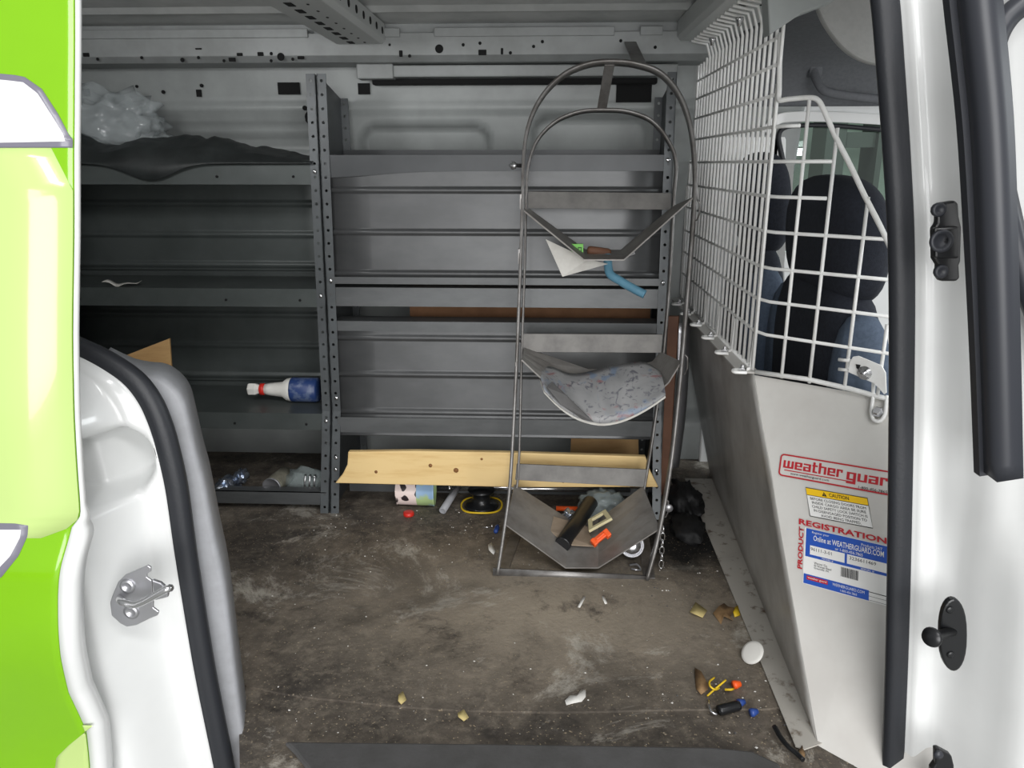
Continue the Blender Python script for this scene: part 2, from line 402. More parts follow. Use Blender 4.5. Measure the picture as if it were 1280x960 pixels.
# holes pressed through the side wall
mb = MB()
def disc(mb, x, y, r, Y, rz=None, mi=0):
    c = P(x, y, Y=Y); mb.lathe([(0, -.002), (r, -.002), (r, .002), (0, .002)], c, (0, 1, 0), 14, mi)
def slot(mb, x0, y0, x1, y1, Y, mi=0):
    a = P(x0, y1, Y=Y); b = P(x1, y0, Y=Y); mb.box((a.x, Y-.002, a.z), (b.x, Y+.004, b.z), mi)
WY = 2.748
for x, y, r in ((204, 115, .006), (171, 108, .005), (252, 107, .006), (381, 135, .008)): disc(mb, x, y, r, WY)
for q in ((105, 111, 111, 120), (246, 112, 251, 121), (348, 103, 374, 118)): slot(mb, *q, WY)
slot(mb, 66, 103, 95, 113, WY); slot(mb, 66, 113, 84, 137, WY); slot(mb, 388, 166, 393, 172, WY-.01); slot(mb, 389, 176, 393, 188, WY-.01)
blob(mb, P(387, 147, Y=2.72), (.016, .008, .02), 3, .3)
slot(mb, 448, 104, 462, 118, WY); slot(mb, 770, 106, 815, 128, WY)
h = struct(mb.build('trim_1', 'hole'))
# roof skin with pressed ridges
mb = MB(); ys = frange(1.12, 2.72, 90); xs = frange(XL, 1.0, 40)
def roofZ(y):
    z = 1.545 - .02*((y-1.9)/.8)**2
    for c in (1.35, 1.62, 1.88, 2.14, 2.42): z -= .012*(1-sstep(.010, .022, abs(y-c)))
    z += .008*math.sin(y*24)*.15
    return z
mb.grid([[(x, y, roofZ(y)) for x in xs] for y in ys])
struct(mb.build('ceiling', 'roofskin', solid=.008))
# roof rail along the far side
mb = MB()
x0, x1 = XL, .62
prof = [(2.60, 1.495), (2.60, 1.430), (2.625, 1.412), (2.75, 1.412), (2.75, 1.56), (2.63, 1.56), (2.63, 1.495)]
mb.prism([(x0, a, b) for a, b in prof], (x1-x0, 0, 0))
for xa, xb in ((480, 500), (543, 768), (800, 828), (60, 385)):
    a = P(xa, 40, Y=2.6); b = P(xb, 40, Y=2.6); mb.box((a.x, 2.592, 1.482), (b.x, 2.6, 1.508))
RY = 2.598
for x, y, r in ((487, 56, .004), (549, 61, .013), (579, 56, .005), (600, 54, .005), (512, 70, .005), (638, 66, .005), (667, 58, .005), (678, 52, .005), (776, 51, .005), (819, 59, .005)): disc(mb, x, y, r, RY, mi=1)
for q in ((499, 63, 503, 71), (598, 62, 608, 69), (626, 60, 629, 68)): slot(mb, *q, RY, 1)
for x, y, r in ((78, 67, .007), (122, 74, .005), (177, 72, .005), (228, 75, .007), (248, 72, .005), (280, 76, .005), (351, 71, .012), (339, 67, .005), (339, 76, .005), (366, 74, .005)): disc(mb, x, y, r, RY, mi=1)
for q in ((104, 66, 111, 71), (286, 72, 294, 77), (296, 66, 303, 70), (322, 65, 329, 70), (372, 70, 380, 74), (244, 60, 252, 62)): slot(mb, *q, RY, 1)
struct(mb.build('trim_2', ['roof', 'hole'], bevel=.004))
# the lower hollow bar below it
mb = MB(); a = P(455, 85, Y=2.68); mb.box((-.62, 2.665, 1.372), (.42, 2.70, 1.408)); mb.box((-.62, 2.655, 1.366), (-.50, 2.71, 1.412))
mb.box((-.58, 2.70, 1.352), (.36, 2.74, 1.370), 1)
struct(mb.build('trim_3', ['roof', 'hole'], bevel=.004))
# roof bows
def bow(name, xa, xb, ya, yb, z0, holes):
    mb = MB()
    prof = [(xa, z0+.06), (xa, z0+.012), (xa+.012, z0), (xb-.012, z0), (xb, z0+.012), (xb, z0+.06)]
    mb.prism([(x, ya, z) for x, z in prof], (0, yb-ya, 0))
    n = holes
    for i in range(n):
        y = ya+(yb-ya)*(i+.5)/n
        mb.lathe([(0, 0), (.011, 0), (.011, .004), (0, .004)], (xb-.002, y, z0+.034), (1, 0, 0), 12, 1)
        mb.box((xa+.055, y-.022, z0-.0015), (xa+.075, y+.022, z0+.004), 1)
        mb.box((xa+.105, y-.006, z0-.0015), (xa+.112, y+.006, z0+.004), 1)
    return struct(mb.build(name, ['bow', 'hole'], bevel=.004))
bow('trim_4', -.675, -.51, 1.25, 2.60, 1.462, 16)
bow('trim_5', .40, .58, 1.25, 2.60, 1.465, 6)
# rear end, near-side body behind the sliding door, cab front end
mb = MB(); mb.box((XL-.03, 1.0, -.05), (XL, 2.9, 1.56)); struct(mb.build('wall_rear', 'paint_in'))
# cargo floor
mb = MB(); mb.prism([V(q) for q in ((-.545, 1.12, -.004), (.60, 1.12, -.004), (.60, 1.30, -.004), (.66, 1.42, -.004), (.66, 2.9, -.004), (XL, 2.9, -.004), (XL, 1.32, -.004), (-.625, 1.32, -.004))], (0, 0, -.03)); mat_edge = catmull([P(x, y, Z=0) for x, y in ((285, 852), (360, 868), (450, 878), (560, 887), (700, 890), (840, 887), (960, 886))], 4); mb.prism([V((-.64, 1.40, .001))]+[V((p.x, p.y, .001)) for p in mat_edge]+[V((.55, 1.40, .001)), V((.64, 2.9, .001)), V((XL, 2.9, .001)), V((XL, 1.40, .001))], (0, 0, -.005)); mb.box((.60, 1.0, -.30), (2.3, 2.9, -.26)); fl = struct(mb.build('floor', 'floor', origin=(.02, 1.72, 0)))
# threshold scuff plate
pts = [P(x, y, Z=.012) for x, y in ((355, 927), (640, 930), (890, 934), (940, 939), (975, 955), (990, 1000), (985, 1040), (430, 1040), (405, 1000), (385, 962), (368, 940))]
mb = MB(); mb.prism([(p.x, p.y, .001) for p in pts], (0, 0, .013)); struct(mb.build('trim_6', 'sill', bevel=.006))

# ------------------------------------------------------------------ near-side body: left jamb
SY = 1.22
seal_px = [(-60, 392), (20, 404), (60, 419), (86, 432), (120, 447), (148, 463), (170, 480), (187, 503), (199, 530), (208, 560), (219, 609), (229, 680), (238, 738), (255, 840), (275, 940), (299, 1060), (330, 1220)]
seal_pts = catmull([P(x, y, Y=SY) for x, y in seal_px], 8)
mb = MB()
mb.sweep(seal_pts, [(.020, 0), (.018, .012), (.008, .02), (-.006, .018), (-.018, .012), (-.021, 0), (-.015, -.012), (.012, -.012)], ref=(0, 1, 0))
struct(mb.build('trim_7', 'rubber'))
# lip of the seal, and the grey plastic lining behind it
low = [p for p in seal_pts]
lin_o = catmull([P(x, y, Y=1.27) for x, y in ((120, 452), (150, 466), (172, 471), (195, 474), (214, 486), (227, 505), (236, 541), (244, 575), (253, 609), (266, 675), (279, 738), (293, 850), (308, 960), (325, 1060), (352, 1220))], 6)
lin_i = catmull([P(x, y, Y=1.25) for x, y in ((118, 455), (142, 468), (160, 482), (176, 503), (189, 530), (198, 560), (209, 609), (219, 680), (228, 738), (245, 840), (265, 940), (289, 1060), (320, 1220))], 6)
n = 60
def resamp(p, n):
    return [p[min(len(p)-1, int(round(i*(len(p)-1)/(n-1))))] for i in range(n)]
a = resamp(lin_i, n); b = resamp(lin_o, n)
mb = MB(); mb.grid([[p, p+(q-p)*.5, q-(q-p)*.08, q, q+V((-.004, .02, 0)), q+V((-.03, .10, 0))] for p, q in zip(a, b)])
struct(mb.build('trim_8', 'grey_trim', solid=.004))
# jamb surface: from the seal out to the body skin, with the pocket near the top
sl = sorted(((p.z, p.x) for p in seal_pts if p.x > -.79), key=lambda t: t[0])
def seal_x(z): return interp(sl, z)
ztop = max(p.z for p in seal_pts if p.x > -.79)
pk = P(140, 583, Y=1.17)
def jamb(u, z):
    xs_ = seal_x(z); x = xs_-.012-u
    y = SY-.012 - .10*sstep(.03, .10, u)-.012*sstep(0, .03, u)
    d = rrect(x, z, pk.x-.055, pk.z, .105, .062, .055)
    y += .10*(1-sstep(-.022, .008, d))
    return V((x, y, z))
us = [i*.006 for i in range(44)]
zz = frange(-.24, ztop-.004, 160)
mb = MB(); mb.grid([[jamb(u, z) for u in us] for z in zz])
# body side behind the open door, above the jamb, and the return towards the interior
wl = struct(mb.build('wall_near_rear', 'paint', solid=.003))
mb = MB()
pts = [(-.80, .76), (-.80, 1.5), (XL, 1.5), (XL, -.4), (-1.0, -.4), (-1.0, .76)]
mb.prism([(x, 1.15, z) for x, z in pts], (0, .05, 0))
struct(mb.build('wall_near', 'paint'))
# header above the sliding-door opening
mb = MB(); mb.box((-.85, 1.12, 1.46), (1.2, 1.24, 1.56)); struct(mb.build('wall_near_header', 'paint', bevel=.01))

# striker on the rear jamb
sp = P(172, 745, Y=1.095)
th = thing('door_striker', 'zinc door striker with a looped bar bolted to the white rear door jamb', 'striker', sp)
ex = (P(200, 728, Y=1.1)-P(145, 745, Y=1.1)).normalized(); ez = V((0, -1, 0)).cross(ex).normalized()
if ez.z < 0: ez = -ez
def SP(px, py, d=0): return P(px, py, Y=1.094-d)
ol = [(139, 752), (141, 745), (149, 726), (158, 717), (172, 711), (186, 705), (190, 708), (190, 713), (185, 716), (185, 720), (191, 724), (193, 752), (193, 758), (200, 763), (198, 768), (188, 772), (172, 780), (160, 782), (152, 778), (141, 768)]
MB().prism([SP(*p) for p in ol][::-1], (0, -.004, 0)).build('backing_plate', 'alu', th, bevel=.0015)
ob = MB().tube(catmull([SP(150, 747, 0), SP(150, 750, .02), SP(155, 753, .032), SP(172, 755, .035), SP(205, 738, .035), SP(212, 735, .028), SP(212, 736, 0)], 6), .0062, 10).build('striker_bar', 'chrome', th)
MB().prism([SP(192, 722), SP(203, 726), SP(213, 735), SP(212, 744), SP(196, 748)][::-1], (0, -.007, 0)).build('bar_bracket', 'alu', th, bevel=.002)
for q in ((160, 732), (165, 764)):
    MB().lathe([(.013, 0), (.013, .003), (.009, .005), (.0075, .0052), (.006, .002), (0, .002)], SP(*q, .003), (0, -1, 0), 20).build('screw', 'alu', th)

# ------------------------------------------------------------------ sliding door, slid open
DY = 1.0
door = thing('sliding_door', 'lime green sliding van door with white and grey graphics, slid open to the rear', 'door', (-1.0, 1.0, -.1))
def doorY(z): return DY + .05*sstep(.62, 1.35, z) - .02*(1-sstep(.5, .6, z)) + .05*sstep(.45, .1, z)
edge_px = [(60, -60), (62, 0), (65, 100), (69, 190), (76, 300), (82, 420), (89, 520), (98, 625), (99, 645), (95, 652), (89, 658), (83, 700), (81, 738), (81, 817), (84, 868), (92, 900), (98, 925), (98, 960), (100, 1060)]
ep = [P(x, y, Y=DY) for x, y in edge_px]
et = sorted((p.z, p.x) for p in ep)
mb = MB(); zz = frange(et[0][0], et[-1][0], 160)
cols = [0, .002, .006, .012, .03, .1, .25, .45]
def dpt(z, c, d=0):
    y = doorY(z)+(.003*(1-sstep(0, .006, c)))
    # re-project the edge so it keeps its place on the curved skin
    x = interp(et, z); return V((x-c, y-d, z))
mb.grid([[dpt(z, c) for c in cols] for z in zz])
mb.build('outer_skin', 'green', door, solid=.0006)
mb = MB()   # white-painted edge of the shell behind the skin
def shell(z):
    k = sstep(.62, .56, z)
    return [dpt(z, 0)+V((0, .001, 0)), dpt(z, 0)+V((.003+.017*k, .006, 0)), dpt(z, 0)+V((.001+.019*k, .012+.02*k, 0)), dpt(z, 0)+V((-.05, .07, 0)), dpt(z, .4)+V((0, .07, 0))]
mb.grid([shell(z) for z in zz])
mb.build('door_shell', 'paint', door, solid=.002)
def door_poly(name, px, m, d):
    # follows the curve of the skin: cut the outline into thin horizontal strips
    pts = [P(x, y, Y=DY) for x, y in px]; z0 = min(p.z for p in pts); z1 = max(p.z for p in pts); rows = []
    N = 40
    for i in range(N+1):
        z = z0+(z1-z0)*(i/N*.998+.001); hit = []
        for p, q in zip(pts, pts[1:]+pts[:1]):
            if (p.z-z)*(q.z-z) < 0: hit.append(p.x+(q.x-p.x)*(z-p.z)/(q.z-p.z))
        hit.sort()
        if len(hit) >= 2:
            xm = interp(et, z)+.0005; a, b = hit[0], min(hit[-1], xm)
            rows.append([V((a+(b-a)*k/6, doorY(z)-d, z)) for k in range(7)])
    return MB().grid(rows).build(name, m, door, solid=.0004)
door_poly('pale_graphic', [(-420, 182), (40, 182), (90, 270), (120, 645), (120, 658), (88, 659), (50, 672), (-420, 672)], 'pale', .0006)
door_poly('outline_graphic', [(-60, 84), (0, 90), (25, 107), (48, 140), (64, 168), (80, 184), (-60, 184)], 'dgrey', .0010)
door_poly('white_graphic', [(-60, 92), (0, 98), (20, 113), (42, 145), (56, 166), (60, 177), (-60, 178)], 'dwhite', .0014)
door_poly('lower_outline_graphic', [(-60, 652), (36, 654), (37, 668), (30, 690), (14, 712), (-4, 726), (-60, 735)], 'dgrey', .0010)
door_poly('lower_white_graphic', [(-60, 660), (28, 661), (28, 670), (20, 690), (4, 708), (-8, 716), (-60, 722)], 'dwhite', .0014)
door_poly('corner_graphic', [(58, 962), (75, 945), (110, 915), (112, 1060), (40, 1060)], 'pale', .0006)

# ------------------------------------------------------------------ B pillar (front edge of the opening)
bs_px = [(1085, -120), (1098, -60), (1108, 0), (1116, 100), (1123, 200), (1128, 300), (1129, 420), (1127, 600), (1123, 800), (1117, 960), (1112, 1060), (1104, 1220)]
bs = catmull([P(x, y, Y=SY) for x, y in bs_px], 8)
MBs = MB(); MBs.sweep(bs, [(.021, .002), (.019, .014), (.008, .02), (-.008, .018), (-.018, .011), (-.022, -.004), (-.012, -.012), (.012, -.012)], ref=(0, 1, 0))
struct(MBs.build('trim_9', 'rubber'))
bt = sorted((p.z, p.x) for p in bs)
def pil(u, z):
    x = interp(bt, z)+.014+u
    lo = sstep(.62, .4, z)
    y = SY-.004 - .012*sstep(0, .015, u) - .10*sstep(.02+.015*lo, .10+.02*lo, u) - .04*sstep(.09, .14, u) - .03*sstep(.2, .6, u)
    y += .01*(1-sstep(.004, .014, abs(u-.062)))*sstep(.2, .3, z)*sstep(1.2, .9, z)*.4
    return V((x, y, z))
fs_px = [(1330, -40), (1300, -14), (1280, 4), (1262, 20), (1248, 44), (1240, 80), (1239, 120), (1244, 170), (1253, 220), (1264, 270), (1277, 325), (1290, 370), (1308, 420), (1330, 500), (1345, 620), (1352, 800), (1352, 1000)]
FY = 1.06
fs = catmull([P(x, y, Y=FY) for x, y in fs_px], 6)
ft = sorted((p.z, p.x) for p in fs)
us = [0, .004, .008, .012, .016]+[.02+i*.0075 for i in range(16)]+[.145+i*.012 for i in range(40)]
zz = frange(-.28, 1.56, 150)
def skp(i, j):
    p = pil(us[j], zz[i]); return us[j] > .125 and ft[0][0] < p.z < ft[-1][0] and p.x > interp(ft, p.z)+.004
mb = MB(); mb.grid([[pil(u, z) for u in us] for z in zz], skip=skp)
struct(mb.build('wall_near_pillar', 'paint', solid=.003))
mb = MB(); mb.sweep(fs, [(.014, 0), (.012, .014), (0, .022), (-.012, .014), (-.014, 0), (0, -.008)], ref=(0, 1, 0))
struct(mb.build('trim_10', 'rubber2'))
# black finisher strip: a flat leaf and a rounded bead, cut square at the lower end
top = -60
a = [P(x, y, Y=1.052) for x, y in ((1188, top), (1192, 0), (1208, 150), (1217, 300), (1224, 450), (1229, 590))]
b = [P(x, y, Y=1.035) for x, y in ((1212, top), (1216, 0), (1231, 150), (1238, 300), (1243, 450), (1247, 590))]
mb = MB()
mb.sweep(catmull(a, 5), [(.011, -.012), (.011, .002), (-.011, .004), (-.011, -.012)], ref=(0, 1, 0), smooth=False)
mb.sweep(catmull(b, 5), [(.018, -.03), (.018, .004), (.013, .014), (.002, .02), (-.010, .016), (-.016, .006), (-.017, -.03)], ref=(0, 1, 0))
st = mb.build('pillar_finisher', ['rubber2']); struct(st); st.name = 'trim_11'
# hardware on the pillar
def pp(px, py, d=0): return P(px, py, Y=1.135-d)
th = thing('latch_receiver', 'black bolted latch receiver with a round socket high on the white pillar', 'door hardware', pp(1178, 300))
ol = [(1166, 258), (1170, 253), (1188, 250), (1192, 254), (1193, 270), (1196, 283), (1195, 325), (1193, 330), (1194, 346), (1190, 350), (1170, 350), (1166, 343), (1167, 330), (1162, 322), (1161, 285), (1166, 278)]
MB().prism([pp(*p) for p in ol][::-1], (0, -.014, 0)).build('plate', 'plast', th, bevel=.003)
MB().prism([pp(x, y, .012) for x, y in ((1163, 284), (1194, 282), (1194, 322), (1164, 322))][::-1], (0, -.012, 0)).build('socket_block', 'plast', th, bevel=.003)
MB().lathe([(.016, 0), (.016, .004), (.011, .005), (.010, .001), (0, .001)], pp(1176, 301, .023), (0, -1, 0), 20).build('socket_ring', 'rubber2', th)
for q in ((1172, 262), (1175, 339)):
    MB().lathe([(.010, 0), (.010, .005), (.007, .007), (.004, .004), (0, .004)], pp(*q, .013), (0, -1, 0), 12).build('bolt', 'rubber2', th)
th = thing('door_bumper', 'black oval bumper plate with a mushroom peg low on the white pillar', 'door hardware', pp(1188, 790))
oc = [(1188+17*math.cos(t)*(1), 789+45*math.copysign(abs(math.sin(t))**.8, math.sin(t))) for t in [2*PI*i/28 for i in range(28)]]
MB().prism([pp(x, y, .005) for x, y in oc], (0, -.012, 0)).build('oval_plate', 'plast', th, bevel=.003)
a = pp(1190, 789, .012); d = (pp(1163, 797, .055)-a)
MB().lathe([(.008, 0), (.0075, d.length*.75), (.013, d.length*.85), (.016, d.length*.93), (.014, d.length), (0, d.length)], a, d, 20).build('peg', 'plast', th)
for q in ((1187, 762), (1188, 818)): MB().lathe([(.006, 0), (.006, .002), (.004, .003), (0, .003)], pp(*q, .017), (0, -1, 0), 12).build('screw', 'plast', th)
th = thing('lower_bracket', 'small black bracket at the foot of the white pillar, cut by the photo edge', 'door hardware', pp(1175, 950))
MB().prism([pp(x, y) for x, y in ((1165, 930), (1170, 930), (1185, 938), (1188, 950), (1188, 990), (1158, 990), (1160, 955), (1165, 948))][::-1], (0, -.014, 0)).build('plate', 'plast', th, bevel=.003)
MB().lathe([(.008, 0), (.008, .005), (0, .007)], pp(1172, 942, .013), (0, -1, 0), 12).build('bolt', 'rubber2', th)

# ------------------------------------------------------------------ shelving
def Yf(z): return 2.27+.10*z/.32 if z < .32 else 2.37+.075*(z-.32)/1.05
def zs_(y, x=620):
    z = .6
    for _ in range(6): z = P(x, y, Y=Yf(z)).z
    return z
def upright(root, x, side, ztop=1.36, fl=.028):
    # side: +1 flange turns to +X, -1 to -X ; three bent flange pieces and a side plate with a back flange
    mb = MB(); zb = [0, .32, ztop]; t = .003
    prof = [V((x, Yf(0), 0)), V((x, Yf(.32), .32)), V((x, Yf(ztop), ztop)), V((x, 2.70, ztop-.05)), V((x, 2.72, 0))]
    mb.prism(prof, (side*t, 0, 0))
    for (za, zb_, n) in ((0, .32, 8), (.32, ztop, 26)):
        a = V((x+side*fl/2, Yf(za), za)); b = V((x+side*fl/2, Yf(zb_), zb_))
        mb.perf(a, b, (fl, 0, 0), (0, t, 0), n, .0048)
    mb.perf(V((x+side*fl/2, 2.70, .02)), V((x+side*fl/2, 2.70, ztop-.05)), (fl, 0, 0), (0, t, 0), 34, .0048)
    return mb.build('upright', 'post', root)
def bolt(root, x, z, d=0):
    y = Yf(z)-d
    return MB().lathe([(.007, 0), (.007, .003), (.005, .006), (0, .006)], (x, y, z), (0, -1, 0), 10).build('bolt', 'chrome', root)
R = thing('shelving_unit', 'grey steel shelving unit with ribbed panels turned to its front, behind the tank rack', 'shelving unit', (-.15, 2.5, 0))
XR0, XR1 = -.692, .382
upright(R, XR0, 1); upright(R, XR1, -1)
def shelf_plate(root, name, x0, x1, ztop, lip, m, yb=2.69, depth_drop=0, wob=0):
    mb = MB(); yf = Yf(ztop)+.004
    n = 30
    def w(i): return wob*math.exp(-((i/n)*5)**2)
    mb.grid([[V((x0+(x1-x0)*i/n, y, z-w(i)*(k > 2))) for i in range(n+1)] for k, (y, z) in enumerate(((yb, ztop+.02), (yb, ztop), (yf, ztop), (yf-.002, ztop-lip), (yf+.012, ztop-lip)))], smooth=False)
    return mb.build(name, m, root, solid=.0025)
def rib_panel(root, name, x0, x1, y0, y1, ribs, m, back=.012, tilt=0):
    z1, z0 = zs_(y0), zs_(y1); rz = [zs_(r) for r in ribs]; N = 110; rows = []
    for i in range(N+1):
        z = z0+(z1-z0)*i/N; y = Yf(z)+back
        for q in rz: y -= .007*(1-sstep(.003, .010, abs(z-q)))
        rows.append([V((x0+(x1-x0)*j/8, y, z)) for j in range(9)])
    return MB().grid(rows).build(name, m, root, solid=.002)
shelf_plate(R, 'shelf', XR0+.006, XR1-.006, zs_(194), .045, 'shelfk', wob=.02)
rib_panel(R, 'ribbed_panel', XR0+.02, XR1-.02, 212, 350, (238, 291, 343), 'panel')
shelf_plate(R, 'shelf', XR0+.006, XR1-.006, zs_(361), .058, 'shelf')
rib_panel(R, 'ribbed_panel', XR0+.02, XR1-.02, 404, 548, (424, 470, 517), 'panel', back=.010)
mb = MB()   # straight lips left and right of the panels, and the top flange of the lower one
z = zs_(404); mb.box((XR0+.02, Yf(z)+.004, z-.03), (XR1-.02, Yf(z)+.007, z)); mb.box((XR0+.02, Yf(z)+.004, z), (XR1-.02, Yf(z)+.09, z+.002))
mb.build('panel_lip', 'shelf', R)
z = zs_(348); MB().box((XR0+.02, Yf(z)-.002, z-.02), (XR1-.02, Yf(z)+.002, z+.002)).build('panel_lip', 'shelf', R)
z = zs_(532); MB().box((XR0+.02, Yf(z)-.001, z-.030), (XR1-.02, Yf(z)+.002, z+.022)).build('panel_lip', 'shelf', R)
for y in (352, 500, 575, 590):
    bolt(R, XR0+.016, zs_(y))
for y in (200, 352, 585): bolt(R, XR1-.016, zs_(y))
MB().box((XR0+.02, 2.45, .0), (XR1-.02, 2.46, .028)).build('bottom_rail', 'shelf', R)

L_ = thing('shelving_unit', 'shaded grey steel shelving unit toward the van rear, tarp on its top shelf', 'shelving unit', (-1.2, 2.5, 0))
XQ0, XQ1 = -1.72, -.697
upright(L_, XQ0, 1); upright(L_, XQ1, -1)
zl = [zs_(y, 260) for y in (206, 361, 516)]
for z, lip in zip(zl, (.058, .056, .054)):
    sh = shelf_plate(L_, 'shelf', XQ0+.006, XQ1-.006, z, lip, 'shelfd')
    for x in (-1.5, -1.02, -.78): MB().lathe([(0, 0), (.004, 0), (.004, .002), (0, .002)], (x, Yf(z)+.0005, z-.035), (0, -1, 0), 10).build('lip_hole', 'hole', sh)
for (a, b) in ((zl[1]+.02, zl[0]-.02), (zl[2]+.02, zl[1]-.02)):
    rows = []; N = 70
    for i in range(N+1):
        z = a+(b-a)*i/N; y = 2.685
        for k in (.06, .37, .68, .95): y -= .008*(1-sstep(.004, .011, abs(z-(a+(b-a)*k))))
        rows.append([V((XQ0+.01+(XQ1-XQ0-.02)*j/8, y, z)) for j in range(9)])
    MB().grid(rows).build('back_panel', 'shelfd', L_, solid=.002)
mb = MB(); mb.box((XQ0+.01, Yf(.03)+.01, .022), (XQ1-.01, Yf(.03)+.014, .066)); mb.box((XQ0+.01, Yf(.03)+.01, .064), (XQ1-.01, Yf(.03)+.05, .066))
mb.build('bottom_rail', 'shelf', L_)
for z in zl: bolt(L_, XQ1-.014, z-.02)

# ------------------------------------------------------------------ things on and behind the shelves
def fp(x, y, d=0):      # a point on the slanting shelf front, d in front of it
    z = zs_(y, x); return P(x, y, Y=Yf(z)-d)
mb = MB()
ol = [(437, 562), (520, 561), (640, 563), (740, 566), (806, 568), (812, 586), (822, 606), (640, 606), (421, 601), (430, 590), (436, 578)]
mb.prism([P(x, y, Y=2.262) for x, y in ol][::-1], (0, -.02, 0))
pb = tag(mb.build('pine_board', 'wood', bevel=.003), 'pale pine board standing on edge across the foot of the shelving', 'board')
for x, y, r in ((538, 582, .006), (570, 588, .008), (470, 590, .005), (704, 602, .005), (745, 601, .006), (768, 602, .006), (602, 574, .004)):
    c = P(x, y, Y=2.2405); MB().lathe([(0, 0), (r, 0), (r, .0012), (0, .0012)], c+V((0, .0015, 0)), (0, -1, 0), 14).build('knot', 'knot', pb)
mb = MB(); a = P(512, 380, Y=2.6); b = P(812, 410, Y=2.6)
mb.box((a.x, 2.60, .25), (b.x, 2.606, .80)); tag(mb.build('cardboard_sheet', 'card'), 'brown cardboard sheet seen through the slot between the ribbed panels', 'cardboard')
a = P(712, 545, Y=2.52); b = P(800, 580, Y=2.52); mb = MB(); mb.hexa([(a.x, 2.50, 0), (b.x, 2.50, 0), (b.x, 2.505, 0), (a.x, 2.505, 0), (a.x+.01, 2.57, .27), (b.x-.01, 2.57, .27), (b.x-.01, 2.575, .27), (a.x+.01, 2.575, .27)])
tag(mb.build('cardboard_sheet', 'ply'), 'tan cardboard piece in the gap above the pine board', 'cardboard')
# clutter under the right-hand unit
def floor_z0(mb): return mb
c = P(521, 618, Y=2.345)
mb = MB(); mb.lathe([(0, 0), (.046, 0), (.050, .001), (.047, .003), (.052, .122), (.054, .124), (.052, .127), (.048, .126), (.044, .006), (0, .006)], (c.x-.066, 2.345, .0545), (1, .04, 0), 28)
tag(mb.build('paper_cup', 'cup', origin=(c.x, 2.35, .054)), 'doodle-patterned paper cup lying under the pine board', 'cup')
p = P(513, 636, Z=.008); mb = MB(); mb.lathe([(0, 0), (.017, 0), (.018, .004), (.017, .012), (.012, .014), (0, .014)], (p.x, 2.268, 0), (0, 0, 1), 18)
tag(mb.build('bottle_cap', 'red'), 'red plastic cap on the floor before the doodled paper cup', 'cap')
mb = MB(); mb.cyl((-.36, 2.425, .030), (.30, 2.44, .030), .011); mb.cyl((-.31, 2.426, .030), (-.325, 2.4257, .030), .0125, 12)
tag(mb.build('metal_tube', 'chrome'), 'bright metal tube lying highest under the shelving unit', 'tube')
mb = MB(); mb.lathe([(.0, 0), (.012, 0), (.012, .9), (0, .9)], (-.40, 2.475, .012), (1, .012, 0), 14)
tag(mb.build('metal_tube', 'alu'), 'dull aluminium tube lying on the floor beneath the pine board', 'tube')
mb = MB(); a = P(695, 632, Y=2.31); mb.cyl((a.x, 2.29, .024), (a.x+.075, 2.29, .024), .008)
tag(mb.build('tube_end', 'orange'), 'short orange plastic tube on the floor behind the lowest tray', 'tube')
a = P(553, 640, Z=.012)
mb = MB(); d = V((.04, .13, .035)); mb.lathe([(.0075, .004), (.0075, -.0), (.012, 0), (.012, d.length), (0, d.length)], a+V((0, 0, .003)), d, 16)
mb.lathe([(0, .02), (.0075, .02), (.0075, .001)], a+V((0, 0, .003)), d, 16)
tag(mb.build('pipe_offcut', 'grey_trim'), 'grey hollow pipe offcut lying beside the black spool', 'pipe')
a = P(602, 628, Y=2.345); sp_ = thing('cord_spool', 'black spool with a yellow cord loop on the floor left of the rack', 'spool', (a.x, 2.345, 0))
mb = MB(); mb.lathe([(0, 0), (.055, 0), (.058, .006), (.05, .012), (.03, .016), (.03, .05), (.042, .055), (.045, .062), (0, .064)], (a.x, 2.345, 0), (0, 0, 1), 26); mb.build('spool_body', 'plast', sp_)
mb = MB(); mb.tube([V((a.x+.068*math.cos(t), 2.345+.068*math.sin(t), .006+.003*math.sin(3*t))) for t in [2*PI*i/30 for i in range(30)]], .0032, 8, closed=True); mb.build('yellow_cord', 'yellow', sp_)
a = P(610, 659, Z=.004); mb = MB(); mb.cyl((a.x-.018, a.y, .003), (a.x+.010, a.y+.002, .004), .002, 8); mb.lathe([(.007, 0), (.007, .004), (0, .005)], (a.x+.010, a.y+.002, .007), (1, .1, 0), 10)
tag(mb.build('screw', 'chrome'), 'single screw on the dirty floor left of the rack leg', 'screw')
a = P(623, 661, Z=.01); mb = MB(); mb.lathe([(0, 0), (.006, .002), (.0075, .008), (.0075, .032), (.005, .044), (0, .046)], (a.x-.008, a.y-.02, .0085), (.1, 1, 0), 12)
tag(mb.build('wire_connector', 'blue'), 'blue wire connector on the floor against the rack leg', 'connector')
# left unit contents
z3 = zl[2]
bt_ = thing('caulk_bottle', 'white bottle with red neck ring and blue label lying on the shelf', 'bottle', (-.85, 2.50, z3))
x0 = P(311, 488, Y=2.5).x; ax = V((1, 0, 0)); o = V((x0, 2.50, z3+.044))
MB().lathe([(0, 0), (.019, 0), (.022, .004), (.022, .026), (.017, .034), (.017, .042)], o, ax, 6, smooth=False).build('cap', 'wht', bt_)
MB().lathe([(.017, .040), (.0205, .042), (.0205, .055), (.018, .058)], o, ax, 20).build('neck_ring', 'red', bt_)
MB().lathe([(.018, .056), (.021, .075), (.027, .12), (.038, .135), (.041, .15), (.041, .152)], o, ax, 24).build('shoulder', 'wht', bt_)
MB().lathe([(.041, .151), (.042, .156), (.042, .24), (.038, .245), (0, .245)], o, ax, 24).build('label', 'bluelabel', bt_)
pts = [P(145, 449, Y=2.46), P(212, 423, Y=2.50), P(218, 505, Y=2.50), P(148, 512, Y=2.46)]
